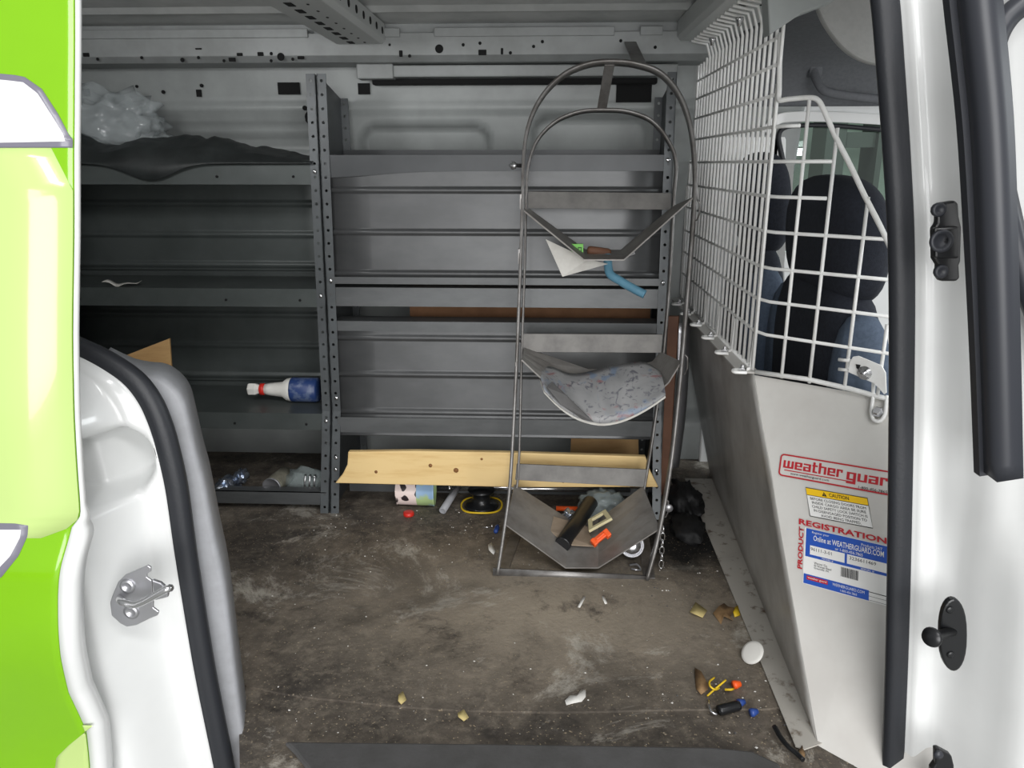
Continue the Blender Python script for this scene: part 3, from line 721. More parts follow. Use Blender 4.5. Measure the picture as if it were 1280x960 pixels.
for q in pts[2:]: q.z = z3+.002
MB_ = MB(); MB_.prism(pts, (0, .006, 0)); tag(MB_.build('plywood_offcut', 'ply'), 'tan plywood offcut leaning at the rear end of the lowest shelf', 'plywood')
z2 = zl[1]
a = P(132, 358, Y=2.45); mb = MB(); rows = []
for i in range(13):
    t = i/12; x = a.x+.115*t; rows.append([V((x, 2.43+.04*k+.006*math.sin(9*t+k), z2+.004+.010*abs(2*t-1)**1.5+.004*math.sin(11*t+k*2))) for k in (0, .33, .66, 1)])
mb.grid(rows); tag(mb.build('paper_scrap', 'paper', solid=.001), 'curled white paper scrap on the middle shelf', 'paper')
a = P(74, 317, Y=2.55); mb = MB(); b = a+V((.052, -.03, 0)); mb.cyl(a+V((-.12, .07, 0)), b, .010, 14)
tag(mb.build('metal_rod', 'chrome'), 'shiny rod end poking out from behind the green door edge', 'rod')
# tarp on the top shelf
z1 = zl[0]
topt = [(-1.76, .06), (-1.66, .075), (-1.58, .105), (-1.50, .095), (-1.42, .07), (-1.34, .075), (-1.2, .085), (-1.05, .08), (-.9, .055), (-.80, .03), (-.735, .012)]
rows = []; NX = 90; NY = 22
for i in range(NX+1):
    x = -1.715+(1.0*i/NX); h = interp(topt, x)*.92; row = []
    flap = math.exp(-((x+1.225)/.10)**2)
    for j in range(NY+1):
        v = j/NY; y = Yf(z1)-.006 + .27*v
        k = math.sin(PI*min(1, max(0, v*.96+.02)))**.55
        z = z1+.004+h*k*(1+.35*noise.noise(V((x*9, y*9, 1))))+.010*max(0, noise.noise(V((x*30, y*30, 4))))*k
        if j == 0: z = z1+.004-.05*flap; y -= .008
        if j == 1: z = z1+.010-.01*flap; y -= .008
        row.append(V((x, y, z)))
    rows.append(row)
mb = MB(); mb.grid(rows); tag(mb.build('tarp', 'tarp', solid=.002), 'crumpled black tarp lying along the top shelf', 'tarp')
mb = MB(); c = P(125, 150, Y=2.6); blob(mb, (c.x+.02, 2.60, z1+.12), (.19, .085, .11), 5, .4, 9, 4, flat=z1+.055)
tag(mb.build('plastic_bag', 'film'), 'crumpled clear plastic bag heaped on the black tarp', 'plastic bag')
# under the left unit
a = P(283, 600, Z=.02); mb = MB(); blob(mb, (a.x, a.y+.03, .075), (.05, .03, .03), 8, .5, 9, 3, flat=.0); blob(mb, (a.x+.05, a.y+.05, .085), (.022, .02, .02), 9, .5, 9, 2)
FOIL = mb
a = P(296, 598, Y=2.36)
mb = MB(); blob(mb, (P(283, 598, Y=2.36).x, 2.36, .058), (.03, .05, .026), 8, .5, 9, 3, flat=.0); blob(mb, (P(298, 592, Y=2.38).x, 2.40, .07), (.022, .03, .024), 9, .5, 9, 3); blob(mb, (P(290, 592, Y=2.38).x, 2.38, .03), (.03, .04, .03), 4, .4, 9, 2, flat=0)
tag(mb.build('foil_wrapper', 'foil'), 'crumpled silver and blue foil wrapper under the dark shelving unit', 'wrapper')
a = P(338, 600, Y=2.33); cn = thing('tin_can', 'dusty tin can lying on its side under the dark shelving unit', 'can', (a.x, 2.36, .0))
MB().lathe([(0, .005), (.029, .005), (.0315, 0), (.033, .003), (.032, .008)], (a.x, 2.33, .062), (.12, 1, 0), 24).build('end_lid', 'alu', cn)
MB().lathe([(.032, .006), (.031, .02), (.0315, .06), (.031, .11), (.0, .112)], (a.x, 2.33, .062), (.12, 1, 0), 24).build('can_body', 'canmat', cn)
MB().box((a.x-.02, 2.345, 0), (a.x+.03, 2.43, .03)).build('holder', 'shelfd', cn)
a = P(388, 592, Y=2.36)
bg = thing('bagged_fittings', 'clear bag of metal fittings lying under the shelving beside the post', 'bag', (a.x, 2.38, 0))
mb = MB(); blob(mb, (a.x-.03, 2.40, .055), (.075, .05, .05), 12, .3, 8, 3, flat=.0); mb.build('bag_film', 'film2', bg)
for k in range(3): MB().tube(catmull([V((a.x-.02+.016*k, 2.352, .04)), V((a.x-.016+.016*k, 2.342, .07)), V((a.x-.014+.016*k, 2.35, .10)), V((a.x-.016+.016*k, 2.37, .085))], 4), .0032, 8).build('fitting', 'chrome', bg)

# sheets standing between the shelving and the partition
a = P(838, 480, Y=2.50); b = P(852, 585, Y=2.50)
mb = MB(); mb.hexa([(.405, 2.46, 0), (.432, 2.46, 0), (.437, 2.475, 0), (.41, 2.475, 0), (.405, 2.50, .62), (.44, 2.50, .62), (.445, 2.515, .62), (.41, 2.515, .62)])
tag(mb.build('hardboard_strip', 'brown', bevel=.002), 'brown hardboard strip standing between shelving and partition', 'board')
mb = MB(); rows = []
for i in range(16):
    z = .07+.52*i/15; rows.append([V((.447+.008*math.sin(i*.25)+.045*t-.012*t*(1-i/15), 2.53+.02*t, z)) for t in (0, .5, 1)])
mb.grid(rows); tag(mb.build('metal_sheet', 'alu', solid=.002), 'grey curved metal strip standing beside the brown hardboard', 'sheet metal')
mb = MB(); blob(mb, (.47, 2.36, .02), (.055, .13, .055), 21, .35, 7, 4, flat=.001); blob(mb, (.45, 2.18, .02), (.05, .09, .03), 22, .4, 8, 3, flat=.001)
tag(mb.build('black_bag', 'blackbag'), 'black plastic bag slumped on the floor along the partition foot', 'bag')

# ------------------------------------------------------------------ tank rack
rk = thing('tank_rack', 'bare steel two-hoop tank rack with three trays, leaning against the shelving', 'tank rack', (.1, 2.0, 0))
FP0, FN = V((0, 1.9, 0)), V((0, 1, -.285)).normalized()
BP0, BN = V((0, 2.125, 0)), V((0, 1, -.215)).normalized()
def fr(x, y): return Pl(x, y, FP0, FN)
def bk(x, y): return Pl(x, y, BP0, BN)
bar = lambda w, t: [(t/2, -w/2), (t/2, w/2), (-t/2, w/2), (-t/2, -w/2)]
fpx = [(622, 717), (630, 665), (638, 600), (645, 470), (650, 350), (653, 260), (655, 190), (663, 150), (680, 118), (705, 94), (735, 81), (765, 78), (795, 81), (825, 92), (848, 118), (862, 155), (868, 200), (868, 250), (862, 330), (852, 450), (842, 550), (832, 620), (820, 680), (808, 724)]
MB().sweep(catmull([fr(*p) for p in fpx], 5), bar(.030, .0085), ref=FN).build('hoop', 'rack', rk)
bpx = [(640, 640), (648, 590), (652, 450), (656, 330), (658, 240), (661, 205), (672, 175), (695, 152), (725, 140), (755, 138), (785, 140), (815, 152), (836, 178), (845, 205), (842, 250), (838, 330), (833, 400), (826, 470), (815, 550), (805, 610), (800, 640)]
MB().sweep(catmull([bk(*p) for p in bpx], 5), bar(.026, .007), ref=BN).build('hoop', 'rack', rk)
def plate(name, px, f, off=0, m='rack', t=.004):
    pts = [f(*p)+V((0, off, 0)) for p in px]; return MB().prism(pts, (0, -t, 0)).build(name, m, rk, bevel=.001)
plate('strap', [(660, 239), (838, 241), (838, 262), (660, 260)], bk, -.008, 'strapm')
plate('strap', [(652, 416), (828, 417), (826, 440), (651, 439)], bk, -.008, 'strapm')
plate('strap', [(646, 578), (808, 585), (804, 607), (644, 598)], bk, -.008, 'strapm')
def tray(front, back=None, m='tray'):
    A = [fr(*p) for p in front]
    B = [bk(*p) for p in back]
    rows = [[p+(q-p)*t for p, q in zip(A, B)] for t in (0, .25, .5, .75, 1)]
    return MB().grid([list(r) for r in rows], smooth=False).build('tray', m, rk, solid=.004)
tray([(653, 262), (730, 325), (780, 325), (867, 247)], [(662, 262), (732, 313), (776, 313), (842, 258)])
tray([(652, 450), (690, 486), (735, 524), (788, 524), (836, 478), (852, 452)], [(655, 434), (688, 446), (735, 462), (784, 462), (816, 452), (826, 440)])
tray([(632, 656), (707, 710), (748, 710), (825, 661)], [(643, 606), (712, 650), (748, 650), (804, 608)])
MB().sweep([fr(616, 716), fr(700, 720), fr(812, 726)], bar(.03, .006), ref=(0, 0, 1)).build('base_bar', 'rack', rk)
a, b, c, d = P(622, 716, Z=.004), P(640, 668, Z=.004), P(806, 722, Z=.004), P(800, 672, Z=.004)
for p, q in ((a, b), (c, d)): MB().hexa([p+V((-.004, 0, -.004)), p+V((.028, 0, -.004)), q+V((.028, 0, -.004)), q+V((-.004, 0, -.004)), p+V((-.004, 0, 0)), p+V((.028, 0, 0)), q+V((.028, 0, 0)), q+V((-.004, 0, 0))]).build('base_plate', 'rack', rk)
# ties from the front hoop to the back hoop and to the roof rail
def bridge(name, p, q, w, t=.004):
    p, q = V(p), V(q); ax = V((w, 0, 0)); n = (q-p).cross(ax).normalized()*t
    return MB().hexa([p-ax, p+ax, q+ax, q-ax, p-ax+n, p+ax+n, q+ax+n, q-ax+n]).build(name, 'rack', rk, bevel=.001)
bridge('hoop_tie', fr(762, 80), bk(752, 137), .014)
hook = bridge('wall_tab', fr(800, 80), P(788, 52, Y=2.588), .018, .005)
MB().lathe([(.013, 0), (.013, .004), (.008, .006), (.006, .012), (0, .013)], P(790, 60, Y=2.57), (0, -1, .2), 16).build('tab_bolt', 'alu', rk)
a = fr(652, 207); MB().lathe([(.006, 0), (.006, .02), (.011, .021), (.011, .028), (.004, .03), (.004, .036), (0, .036)], a+V((-.001, .004, 0)), (-.8, -.45, 0), 14).build('hoop_bolt', 'chrome', rk)
for q in ((868, 262), (853, 455), (829, 634)): 
    a = fr(*q); MB().tube([a+V((.004, -.002, .028)), a+V((.012, -.004, .02)), a+V((.014, -.004, -.01)), a+V((.008, -.002, -.028)), a+V((.002, 0, -.03))], .0025, 6).build('wire_loop', 'rack', rk)
for q in ((652, 252), (650, 320), (646, 460)):
    a = fr(*q); MB().obox(a+V((-.002, -.001, 0)), (.0025, 0, 0), (0, .012, 0), (0, 0, .02)).build('weld_tab', 'rack', rk)
a = fr(833, 634); MB().lathe([(0, -.003), (.011, -.003), (.011, .003), (0, .003)], a+V((.006, -.006, 0)), (0, -1, 0), 14).build('tag_disc', 'alu', rk)
# chain with a snap link hung on the right leg
ch = thing('chain', 'short zinc chain with a snap hook hanging on the right rack leg', 'chain', fr(826, 660))
for k in range(6):
    c = fr(826-k*.4, 660+k*8.5)+V((.004, -.012, 0)); w = V((.006, 0, 0)) if k % 2 else V((.001, -.006, 0))
    if c.z < .012: break
    MB().tube([c+w*math.cos(t)+V((0, 0, .0125))*math.sin(t) for t in [2*PI*i/12 for i in range(12)]], .0018, 6, closed=True).build('link', 'chrome', ch)

# contents of the trays -------------------------------------------------------
def t3(x, y, t): # a point on the lowest tray floor; t = 0 front .. 1 back
    return fr(x, y).lerp(bk(x, y), t)
FLT = (fr(728, 710)+bk(730, 650))/2; zf = FLT.z
# black tube
a = P(703, 681, Y=1.985); b = P(738, 628, Y=2.19)
mb = MB(); dv = (b-a); Lg = dv.length
mb.lathe([(.019, .0), (.0225, 0), (.0235, .004), (.0235, Lg), (.020, Lg), (.019, 0)], a, dv, 26); mb.lathe([(0, .10), (.019, .10)], a, dv, 26)
tag(mb.build('black_pipe', 'plast'), 'black open-ended plastic pipe lying in the lowest rack tray', 'pipe')
# beige faceplate with a rectangular opening
def frame_plate(px, Y, hole, t, m):
    o = [P(x, y, Y=Y_) for (x, y), Y_ in zip(px, Y)]
    c = sum(o, V())/4; inn = [c+(p-c)*h for p, h in zip(o, hole)]
    n = (o[1]-o[0]).cross(o[3]-o[0]).normalized()*t
    if n.z < 0: n = -n
    mb = MB(); vs = o+inn+[p+n for p in o]+[p+n for p in inn]
    fs = []
    for i in range(4):
        j = (i+1) % 4
        fs += [(i, j, 4+j, 4+i), (8+i, 8+j, 12+j, 12+i), (i, j, 8+j, 8+i), (4+i, 4+j, 12+j, 12+i)]
    mb.add(vs, fs); return mb
mb = frame_plate([(737, 666), (766, 650), (758, 639), (736, 652)], (2.00, 2.02, 2.08, 2.06), (.62, .62, .62, .62), .008, 'beige')
tag(mb.build('faceplate', 'beige', bevel=.001), 'beige thermostat faceplate with a square opening in the lowest tray', 'faceplate')
c = P(750, 672, Y=1.975); ax = (P(761, 666, Y=1.98)-P(739, 684, Y=1.96)); ax.normalize()
mb = MB(); n = V((0, -.6, .8)); s_ = ax.cross(n).normalized()
mb.obox(c, ax*.028, s_*.009, n*.006); mb.obox(c+ax*.022+s_*.004, ax*.007, s_*.012, n*.009); mb.obox(c-ax*.022, ax*.006, s_*.011, n*.008); mb.obox(c+n*.007, ax*.015, s_*.003, n*.003)
tag(mb.build('orange_clip', 'orange', bevel=.002), 'orange plastic clip in the lowest tray in front of the faceplate', 'clip')
pts = [P(692, 645, Y=2.10), P(735, 658, Y=2.08), P(742, 682, Y=1.985), P(708, 680, Y=1.985), P(688, 663, Y=2.03)]
for q in pts: q.z -= .004
mb = MB(); mb.prism(pts, (0, 0, .003)); tag(mb.build('cardboard_flap', 'tan'), 'tan cardboard flap under the black pipe in the lowest tray', 'cardboard')
mb = MB(); c = P(752, 622, Y=2.24); blob(mb, (c.x, 2.235, .062), (.07, .045, .05), 31, .4, 8, 4, flat=.004); tag(mb.build('plastic_wrapper', 'film2'), 'crumpled clear plastic wrapper behind the lowest tray', 'wrapper')
a = P(684, 634, Y=2.27); mb = MB(); mb.lathe([(0, 0), (.009, 0), (.0105, .003), (.0105, .014), (.004, .016), (0, .016)], (a.x, 2.25, .012), (0, -1, .3), 14); tag(mb.build('red_knob', 'red'), 'small red knob on the floor behind the lowest tray', 'knob')
a = P(674, 626, Y=2.24); mb = MB(); mb.tube(catmull([V((a.x, 2.2, .004)), V((a.x-.006, 2.2, .03)), V((a.x+.002, 2.2, .055)), V((a.x+.006, 2.21, .06))], 5), .004, 8); tag(mb.build('yellow_strap', 'yellow'), 'yellow strap end standing behind the lowest tray', 'strap')
mb = MB(); c = P(712, 640, Y=2.18); blob(mb, (c.x, 2.17, c.z-.01), (.022, .02, .022), 33, .5, 10, 3); tag(mb.build('foil_scrap', 'foil'), 'crumpled shiny foil scrap behind the black pipe', 'scrap')
# round lamp resting on the floor behind the tray
c = P(790, 688, Y=2.0); lp = thing('round_lamp', 'round chrome lamp with a bright lens on the floor by the rack leg', 'lamp', (c.x, 2.02, 0))
d = V((-.1, -1, .45)).normalized(); o = V((c.x, 2.01, .045))
MB().lathe([(.0, -.05), (.022, -.05), (.03, -.03), (.036, 0), (.036, .006), (.031, .008), (.030, .002)], o, d, 26).build('housing', 'alu', lp)
MB().lathe([(.030, .001), (.026, .008), (.014, .014), (0, .016)], o, d, 26).build('lens', 'chrome', lp)
a = P(797, 712, Z=.004); mb = MB(); mb.tube(catmull([V((a.x-.02, a.y+.02, .006)), V((a.x, a.y+.01, .014)), V((a.x+.008, a.y-.004, .006)), V((a.x-.006, a.y-.012, .010)), V((a.x-.018, a.y-.004, .008))], 5), .0028, 7); tag(mb.build('wire_hook', 'alu'), 'bent wire hook on the base plate under the round lamp', 'hook')
# middle tray: curling magazine draped over it
rows = []
topx = [(668, 458), (690, 459), (712, 467), (735, 465), (760, 458), (785, 454), (806, 453), (822, 462)]
botx = [(680, 488), (700, 508), (722, 522), (748, 529), (770, 527), (790, 520), (812, 508), (832, 494)]
for k in range(9):
    t = k/8; row = []
    for p, q in zip(topx, botx):
        a = P(p[0], p[1], Y=2.16); b = P(q[0], q[1], Y=2.005)
        c = a.lerp(b, t); c += V((0, -.012, .016))*math.sin(PI*t); row.append(c)
    rows.append(row)
mg = thing('magazine', 'stained open magazine drooping over the middle rack tray', 'magazine', (.15, 2.05, .4))
rr = [catmull(r, 3) for r in rows]
MB().grid(rr).build('cover', 'page', mg, solid=.002)
rows = []
for k in range(6):
    t = .55+.45*k/5; row = []
    for p, q in zip(topx, botx):
        a = P(p[0], p[1], Y=2.16); b = P(q[0], q[1]+3, Y=2.012)
        c = a.lerp(b, t)+V((0, -.004, .006))*math.sin(PI*t); row.append(c)
    rows.append(row)
MB().grid([catmull(r, 3) for r in rows]).build('inner_page', 'paper', mg, solid=.002)
pts = [P(x, y, Y=Y) for x, y, Y in ((683, 484, 2.0), (690, 477, 2.02), (708, 494, 1.995), (742, 527, 1.985), (728, 524, 1.99), (700, 505, 1.995))]
MB().prism(pts, (0, -.002, 0)).build('curled_corner', 'sill', mg)
# top tray: hanging paper corner, green label, blue bent tube, brown lump
zt = fr(755, 325).z
mb = MB(); o = [P(682, 299, Y=2.225), P(703, 346, Y=2.19), P(760, 330, Y=2.21), P(735, 324, Y=2.225)]
mb.prism(o, (0, .0015, 0)); tag(mb.build('paper_sheet', 'paper'), 'white paper corner hanging below the top rack tray', 'paper')
gl = thing('green_packet', 'green packet with dark printing tucked in the top rack tray', 'packet', P(724, 315, Y=2.235))
a, b, c, d = (P(x, y, Y=2.23) for x, y in ((713, 305), (729, 305), (729, 320), (716, 322)))
MB().prism([a, b, c, d], (0, .012, 0)).build('packet_body', 'greenlab', gl)
for x0, y0, x1, y1 in ((716, 309, 720, 310), (716, 309, 717, 314), (719, 309, 720, 316), (716, 313, 720, 314), (722.5, 309, 723.5, 317), (722.5, 309, 727, 310), (726, 309, 727, 317), (722.5, 316, 727, 317)):
    p, q = P(x0, y1, Y=2.2292), P(x1, y0, Y=2.2292); MB().box((p.x, 2.2288, p.z), (q.x, 2.2298, q.z)).build('print_stroke', 'black', gl)
mb = MB(); c = P(748, 316, Y=2.24); mb.lathe([(0, 0), (.011, .004), (.013, .012), (.013, .062), (.010, .07), (0, .072)], c+V((-.034, 0, .008)), (1, .1, -.14), 12); tag(mb.build('brown_tube', 'brown'), 'short dark brown tube lying in the top rack tray', 'tube')
mb = MB(); mb.tube(catmull([P(x, y, Y=Y) for x, y, Y in ((760, 318, 2.24), (760, 331, 2.23), (763, 343, 2.215), (775, 351, 2.20), (792, 361, 2.18), (806, 368, 2.17))], 6), .0125, 14)
tag(mb.build('bent_tube', 'teal'), 'blue bent foam tube hanging under the top rack tray', 'tube')
mb = MB(); c = P(784, 318, Y=2.24); mb.obox(c, (.022, 0, .008), (0, .02, 0), (-.002, 0, .006)); tag(mb.build('black_scrap', 'plast', bevel=.002), 'black plastic scrap at the right of the top rack tray', 'scrap')

# ------------------------------------------------------------------ partition
pt = thing('partition', 'white steel cab partition with a wire mesh upper half and warning stickers', 'partition', (.55, 1.9, 0))
T = V((.5, 1.79, .62)); Bm = V((.548, 1.28, 0)); EU = V((.76, -.65, 0)).normalized()
NB = EU.cross(T-Bm).normalized()
if NB.y > 0: NB = -NB
def bp(x, y): return Pl(x, y, T, NB)
# side sheet
A_top = [V((.5, 1.79+1.07*t, .62)) for t in (0, .25, .5, .75, 1)]
A_bot = [V((.548+.07*t, 1.285+1.38*t, .002)) for t in (0, .25, .5, .75, 1)]
mb = MB()
rows = [[p.lerp(q, k/12) for k in range(13)] for p, q in zip(catmull(A_top, 4), catmull(A_bot, 4))]
mb.grid(rows); mb.build('side_sheet', 'bulk_side', pt, solid=.003)
mb = MB()
mb.prism([V((.468, 1.81, .615)), V((.502, 1.785, .62)), V((.512, 1.80, .62)), V((.512, 2.86, .62)), V((.472, 2.86, .615))], (0, 0, .004)); mb.build('top_ledge', 'bulk', pt)
mb = MB()
mb.prism([V((.50, 1.27, .004)), V((.515, 1.262, .004)), V((.555, 1.28, .004)), V((.62, 2.60, .004)), V((.515, 2.60, .004))], (0, 0, .003)); mb.build('floor_flange', 'rust', pt)
# front-facing sheet
c0 = bp(944, 467); c1 = bp(1112, 498); cR = bp(1150, 505)
bl = Bm; 
br = Bm + EU*.30
mb = MB(); mb.prism([T+V((0, 0, -.004)), cR, br+V((0, 0, -.02)), bl], -NB*.003); mb.build('front_sheet', 'bulk', pt)
# cage -----------------------------------------------------------------
CB = V((.5, 1.78, 0))
def cage(s, z):   # s: metres along the cage from the bend; negative = along the side run
    return V((CB.x+.0*s, CB.y-s, z)) if s < 0 else V((CB.x, CB.y, z))+EU*s
zrow = [P(948, y, Y=1.78).z for y in (42, 78, 117, 158, 202, 246, 290, 335, 376, 417)]
zb = P(940, 462, Y=1.78).z
wr = .0041
cg = MB()
def sB(x, y):    # distance along the short run of a pixel point
    n = EU.cross(V((0, 0, 1))); p = Pl(x, y, CB, n); return (p-CB).dot(EU), p.z
send = [None, None, None]
ends = {3: 1000, 4: 1041, 5: 1033, 6: 1110, 7: 1120, 8: 1125, 9: 1125}
yend = {3: 158, 4: 202, 5: 249, 6: 298, 7: 350, 8: 400, 9: 455}
for i, z in enumerate(zrow):
    pts = [cage(-1.04, z), cage(-.5, z), cage(-.03, z)]
    if i in ends:
        s, _ = sB(ends[i], yend[i]); pts += [cage(.02, z), cage(min(s, .36), z)]
    else: pts[-1] = cage(-.01-.02*(2-i if i < 3 else 0), z)
    cg.tube(pts, wr, 6)
cg.build('horizontal_wires', 'wire', pt)
cg = MB(); NV = 23
for i in range(NV):
    s = -1.02+i*(1.0/(NV-1)); z1_ = 1.44 - .0*s
    pts = [cage(s, zb-.005), cage(s, z1_-.025), cage(s, z1_)+V((-.012, 0, .012)), cage(s, z1_)+V((-.06, 0, .022))]
    cg.tube(pts, wr, 6)
for x0, y0, x1, y1 in ((951, 105, 940, 462), (1003, 122, 985, 474), (1040, 160, 1018, 480), (1077, 246, 1063, 489), (1105, 405, 1101, 494)):
    s0, za = sB(x0, y0); s1, zb_ = sB(x1, y1); sm = (s0+s1)/2
    cg.tube([cage(sm, za), cage(sm, zb_)], wr, 6)
cg.build('vertical_wires', 'wire', pt)
cg = MB(); r2 = .0056
fpx2 = [(961, 40), (964, 70), (970, 112), (974, 125), (985, 124), (1012, 122), (1022, 125), (1029, 136), (1044, 170), (1062, 205), (1081, 245), (1100, 282), (1120, 325)]
cg.tube(catmull([cage(*sB(*q)) for q in fpx2], 4), r2, 8)
pts = [cage(-1.03, zb-.005), cage(-.03, zb-.005)] ; cg.tube(pts, r2, 8)
sA = [cage(*sB(x, y)) for x, y in ((945, 465), (1010, 474), (1062, 486), (1098, 496), (1125, 502))]; cg.tube(sA, r2, 8)
cg.tube([cage(-1.04, .64), cage(-1.04, 1.44)], r2, 8)
cg.build('border_frame', 'wire', pt)
# hooks fixing the cage to the ledge
for s in (-.03, -.22, -.40, -.58, -.76, -.94):
    p = cage(s, .622); mb = MB()
    mb.tube(catmull([p+V((0, 0, .09)), p+V((-.002, 0, .02)), p+V((-.006, 0, .004)), p+V((-.03, -.006, .003)), p+V((-.048, -.014, .003)), p+V((-.046, -.03, .003)), p+V((-.02, -.034, .003))], 4), .0042, 7)
    hk = mb.build('mesh_hook', 'wire', pt)
    MB().lathe([(.009, 0), (.009, .007), (.005, .008), (.005, .014), (0, .014)], p+V((-.026, -.018, .004)), (0, 0, 1), 6, smooth=False).build('nut', 'chrome', hk)
for s in (-.30, -.62, -.9):
    MB().lathe([(.010, 0), (.010, .006), (.006, .012), (.005, .02), (0, .02)], cage(s, 1.445)+V((-.03, 0, .0)), (0, 0, -1), 8).build('roof_nut', 'chrome', pt)
# latch bracket
def lb(x, y, d=0): return Pl(x, y, CB, EU.cross(V((0, 0, 1))).normalized())+V((-.65, -.76, 0))*d
lt = MB(); lt.prism([lb(x, y, .006) for x, y in ((1064, 452), (1068, 445), (1075, 444), (1104, 456), (1109, 465), (1110, 490), (1107, 492), (1100, 484), (1094, 478), (1062, 464))], V((-.65, -.76, 0))*.004)
lo = lt.build('latch_plate', 'wire', pt, bevel=.001)
for y in (449, 461): MB().tube([lb(1049, y, .004), lb(1066, y+2, .004)], .0038, 7).build('latch_prong', 'wire', lo)
MB().lathe([(.015, 0), (.015, .003), (.0085, .0035), (.0085, .008), (.005, .0085), (.005, .013), (0, .013)], lb(1083, 465, .009), V((-.65, -.76, 0)), 18).build('bolt', 'chrome', lo)
MB().prism([lb(x, y, .0105) for x, y in ((1072, 454), (1078, 455), (1076, 461), (1073, 459))], V((-.65, -.76, 0))*.001).build('slot', 'hole', lo)
def bp_(x, y, d=0): return bp(x, y)+NB*d
mb = MB(); mb.tube(catmull([bp_(1094, 478, .014), bp_(1092, 500, .008), bp_(1090, 516, .006), bp_(1093, 526, .006), bp_(1101, 527, .006), bp_(1107, 518, .006), bp_(1110, 496, .01)], 5), .0042, 8); mb.build('hasp_loop', 'wire', pt)
MB().lathe([(.012, 0), (.012, .005), (.009, .006), (.009, .012), (.007, .014), (0, .014)], bp_(1098, 516, .004), NB, 6, smooth=False).build('hasp_bolt', 'chrome', pt)
# stickers --------------------------------------------------------------
class Stick:
    def __init__(s, name, o, r_, d_, zoomed=True):
        z = (lambda q: (940+q[0]/4.363, 550+q[1]/4.363)) if zoomed else (lambda q: q)
        s.O = bp(*z(o)); s.U = bp(*z(r_))-s.O; s.D = bp(*z(d_))-s.O
        s.u = s.U.normalized(); s.d = s.D.normalized(); s.name = name; s.root = None
    def p(s, a, b, lift=.0012): return s.O+s.U*a+s.D*b+NB*lift
    def quad(s, name, a0, b0, a1, b1, m, lift, parent):
        pts = [s.p(a0, b0, lift), s.p(a1, b0, lift), s.p(a1, b1, lift), s.p(a0, b1, lift)]
        o = MB().prism(pts, NB*.0002).build(name, m, parent); return o
    def write(s, name, t, a0, b1, a1, b0, m, parent, lift=.0018, bold=0):
        O = s.O+s.U*a0+s.D*b1; return text(parent, name, t, O, s.u, -s.d, s.U.length*(a1-a0), s.D.length*(b1-b0), m, NB*lift, bold)
# brand decal: red rounded outline, block lettering, rule
S = Stick('logo', (163, 78), (750, 175), (148, 190))
base = S.quad('brand_decal', 0, 0, 1.0, 1.0, 'bulk', .0006, pt)
mb = MB(); ol = []
for cx, cy, a0 in ((.03, .16, 180), (1.12, .16, 270), (1.12, .84, 0), (.03, .84, 90)):
    for k in range(7):
        a = math.radians(a0+90*k/6); ol.append(S.p(cx+.03*math.cos(a), cy+.16*math.sin(a), .0015))
mb.sweep(ol, [(.0016, 0), (.0016, .0004), (-.0016, .0004), (-.0016, 0)], ref=NB, closed=True, smooth=False); mb.build('border', 'redink', base)
GL = {'w': (1.2, [(0, 0, .26, 1), (.47, 0, .73, 1), (.94, 0, 1.2, 1), (0, 0, 1.2, .22)]),
      'e': (.85, [(0, 0, .26, 1), (0, .8, .85, 1), (0, 0, .85, .2), (0, .4, .85, .56), (.59, .4, .85, 1)]),
      'a': (.85, [(.59, 0, .85, 1), (0, .8, .85, 1), (0, 0, .85, .2), (0, .42, .85, .58), (0, 0, .26, .58)]),
      't': (.6, [(.08, 0, .34, 1.35), (0, .8, .6, 1), (.08, 0, .6, .2)]),
      'h': (.85, [(0, 0, .26, 1.4), (0, .8, .85, 1), (.59, 0, .85, 1)]),
      'r': (.65, [(0, 0, .26, 1), (0, .8, .65, 1), (.45, .62, .65, 1)]),
      'g': (.85, [(0, 0, .26, 1), (0, .8, .85, 1), (0, 0, .85, .2), (.59, -.45, .85, 1), (0, -.45, .85, -.25)]),
      'u': (.85, [(0, 0, .26, 1), (.59, 0, .85, 1), (0, 0, .85, .2)]),
      'd': (.85, [(0, 0, .26, 1), (.59, 0, .85, 1.4), (0, .8, .85, 1), (0, 0, .85, .2)])}
def block(word, a0, base_b, sx, sy):
    x = 0
    for chh in word:
        w_, rs = GL[chh]; mb = MB()
        for q, (xa, ya, xb, yb) in enumerate(rs):
            lf = .0014+.00004*q
            mb.prism([S.p(a0+(x+xx)*sx, base_b-yy*sy, lf) for xx, yy in ((xa, ya), (xb, ya), (xb, yb), (xa, yb))], NB*.0002)
        mb.build('letter', 'redink', base); x += w_+.13
block('weather', .03, .62, .0855, .36)
block('guard', .635, .66, .100, .36)
S.quad('rule', .045, .70, .70, .745, 'redink', .0012, base)
S.write('lettering', 'www.weatherguard.com', .11, .93, .48, .78, 'black', base)
S.write('lettering', '1-800-456-7865', .75, .97, 1.0, .84, 'black', base)
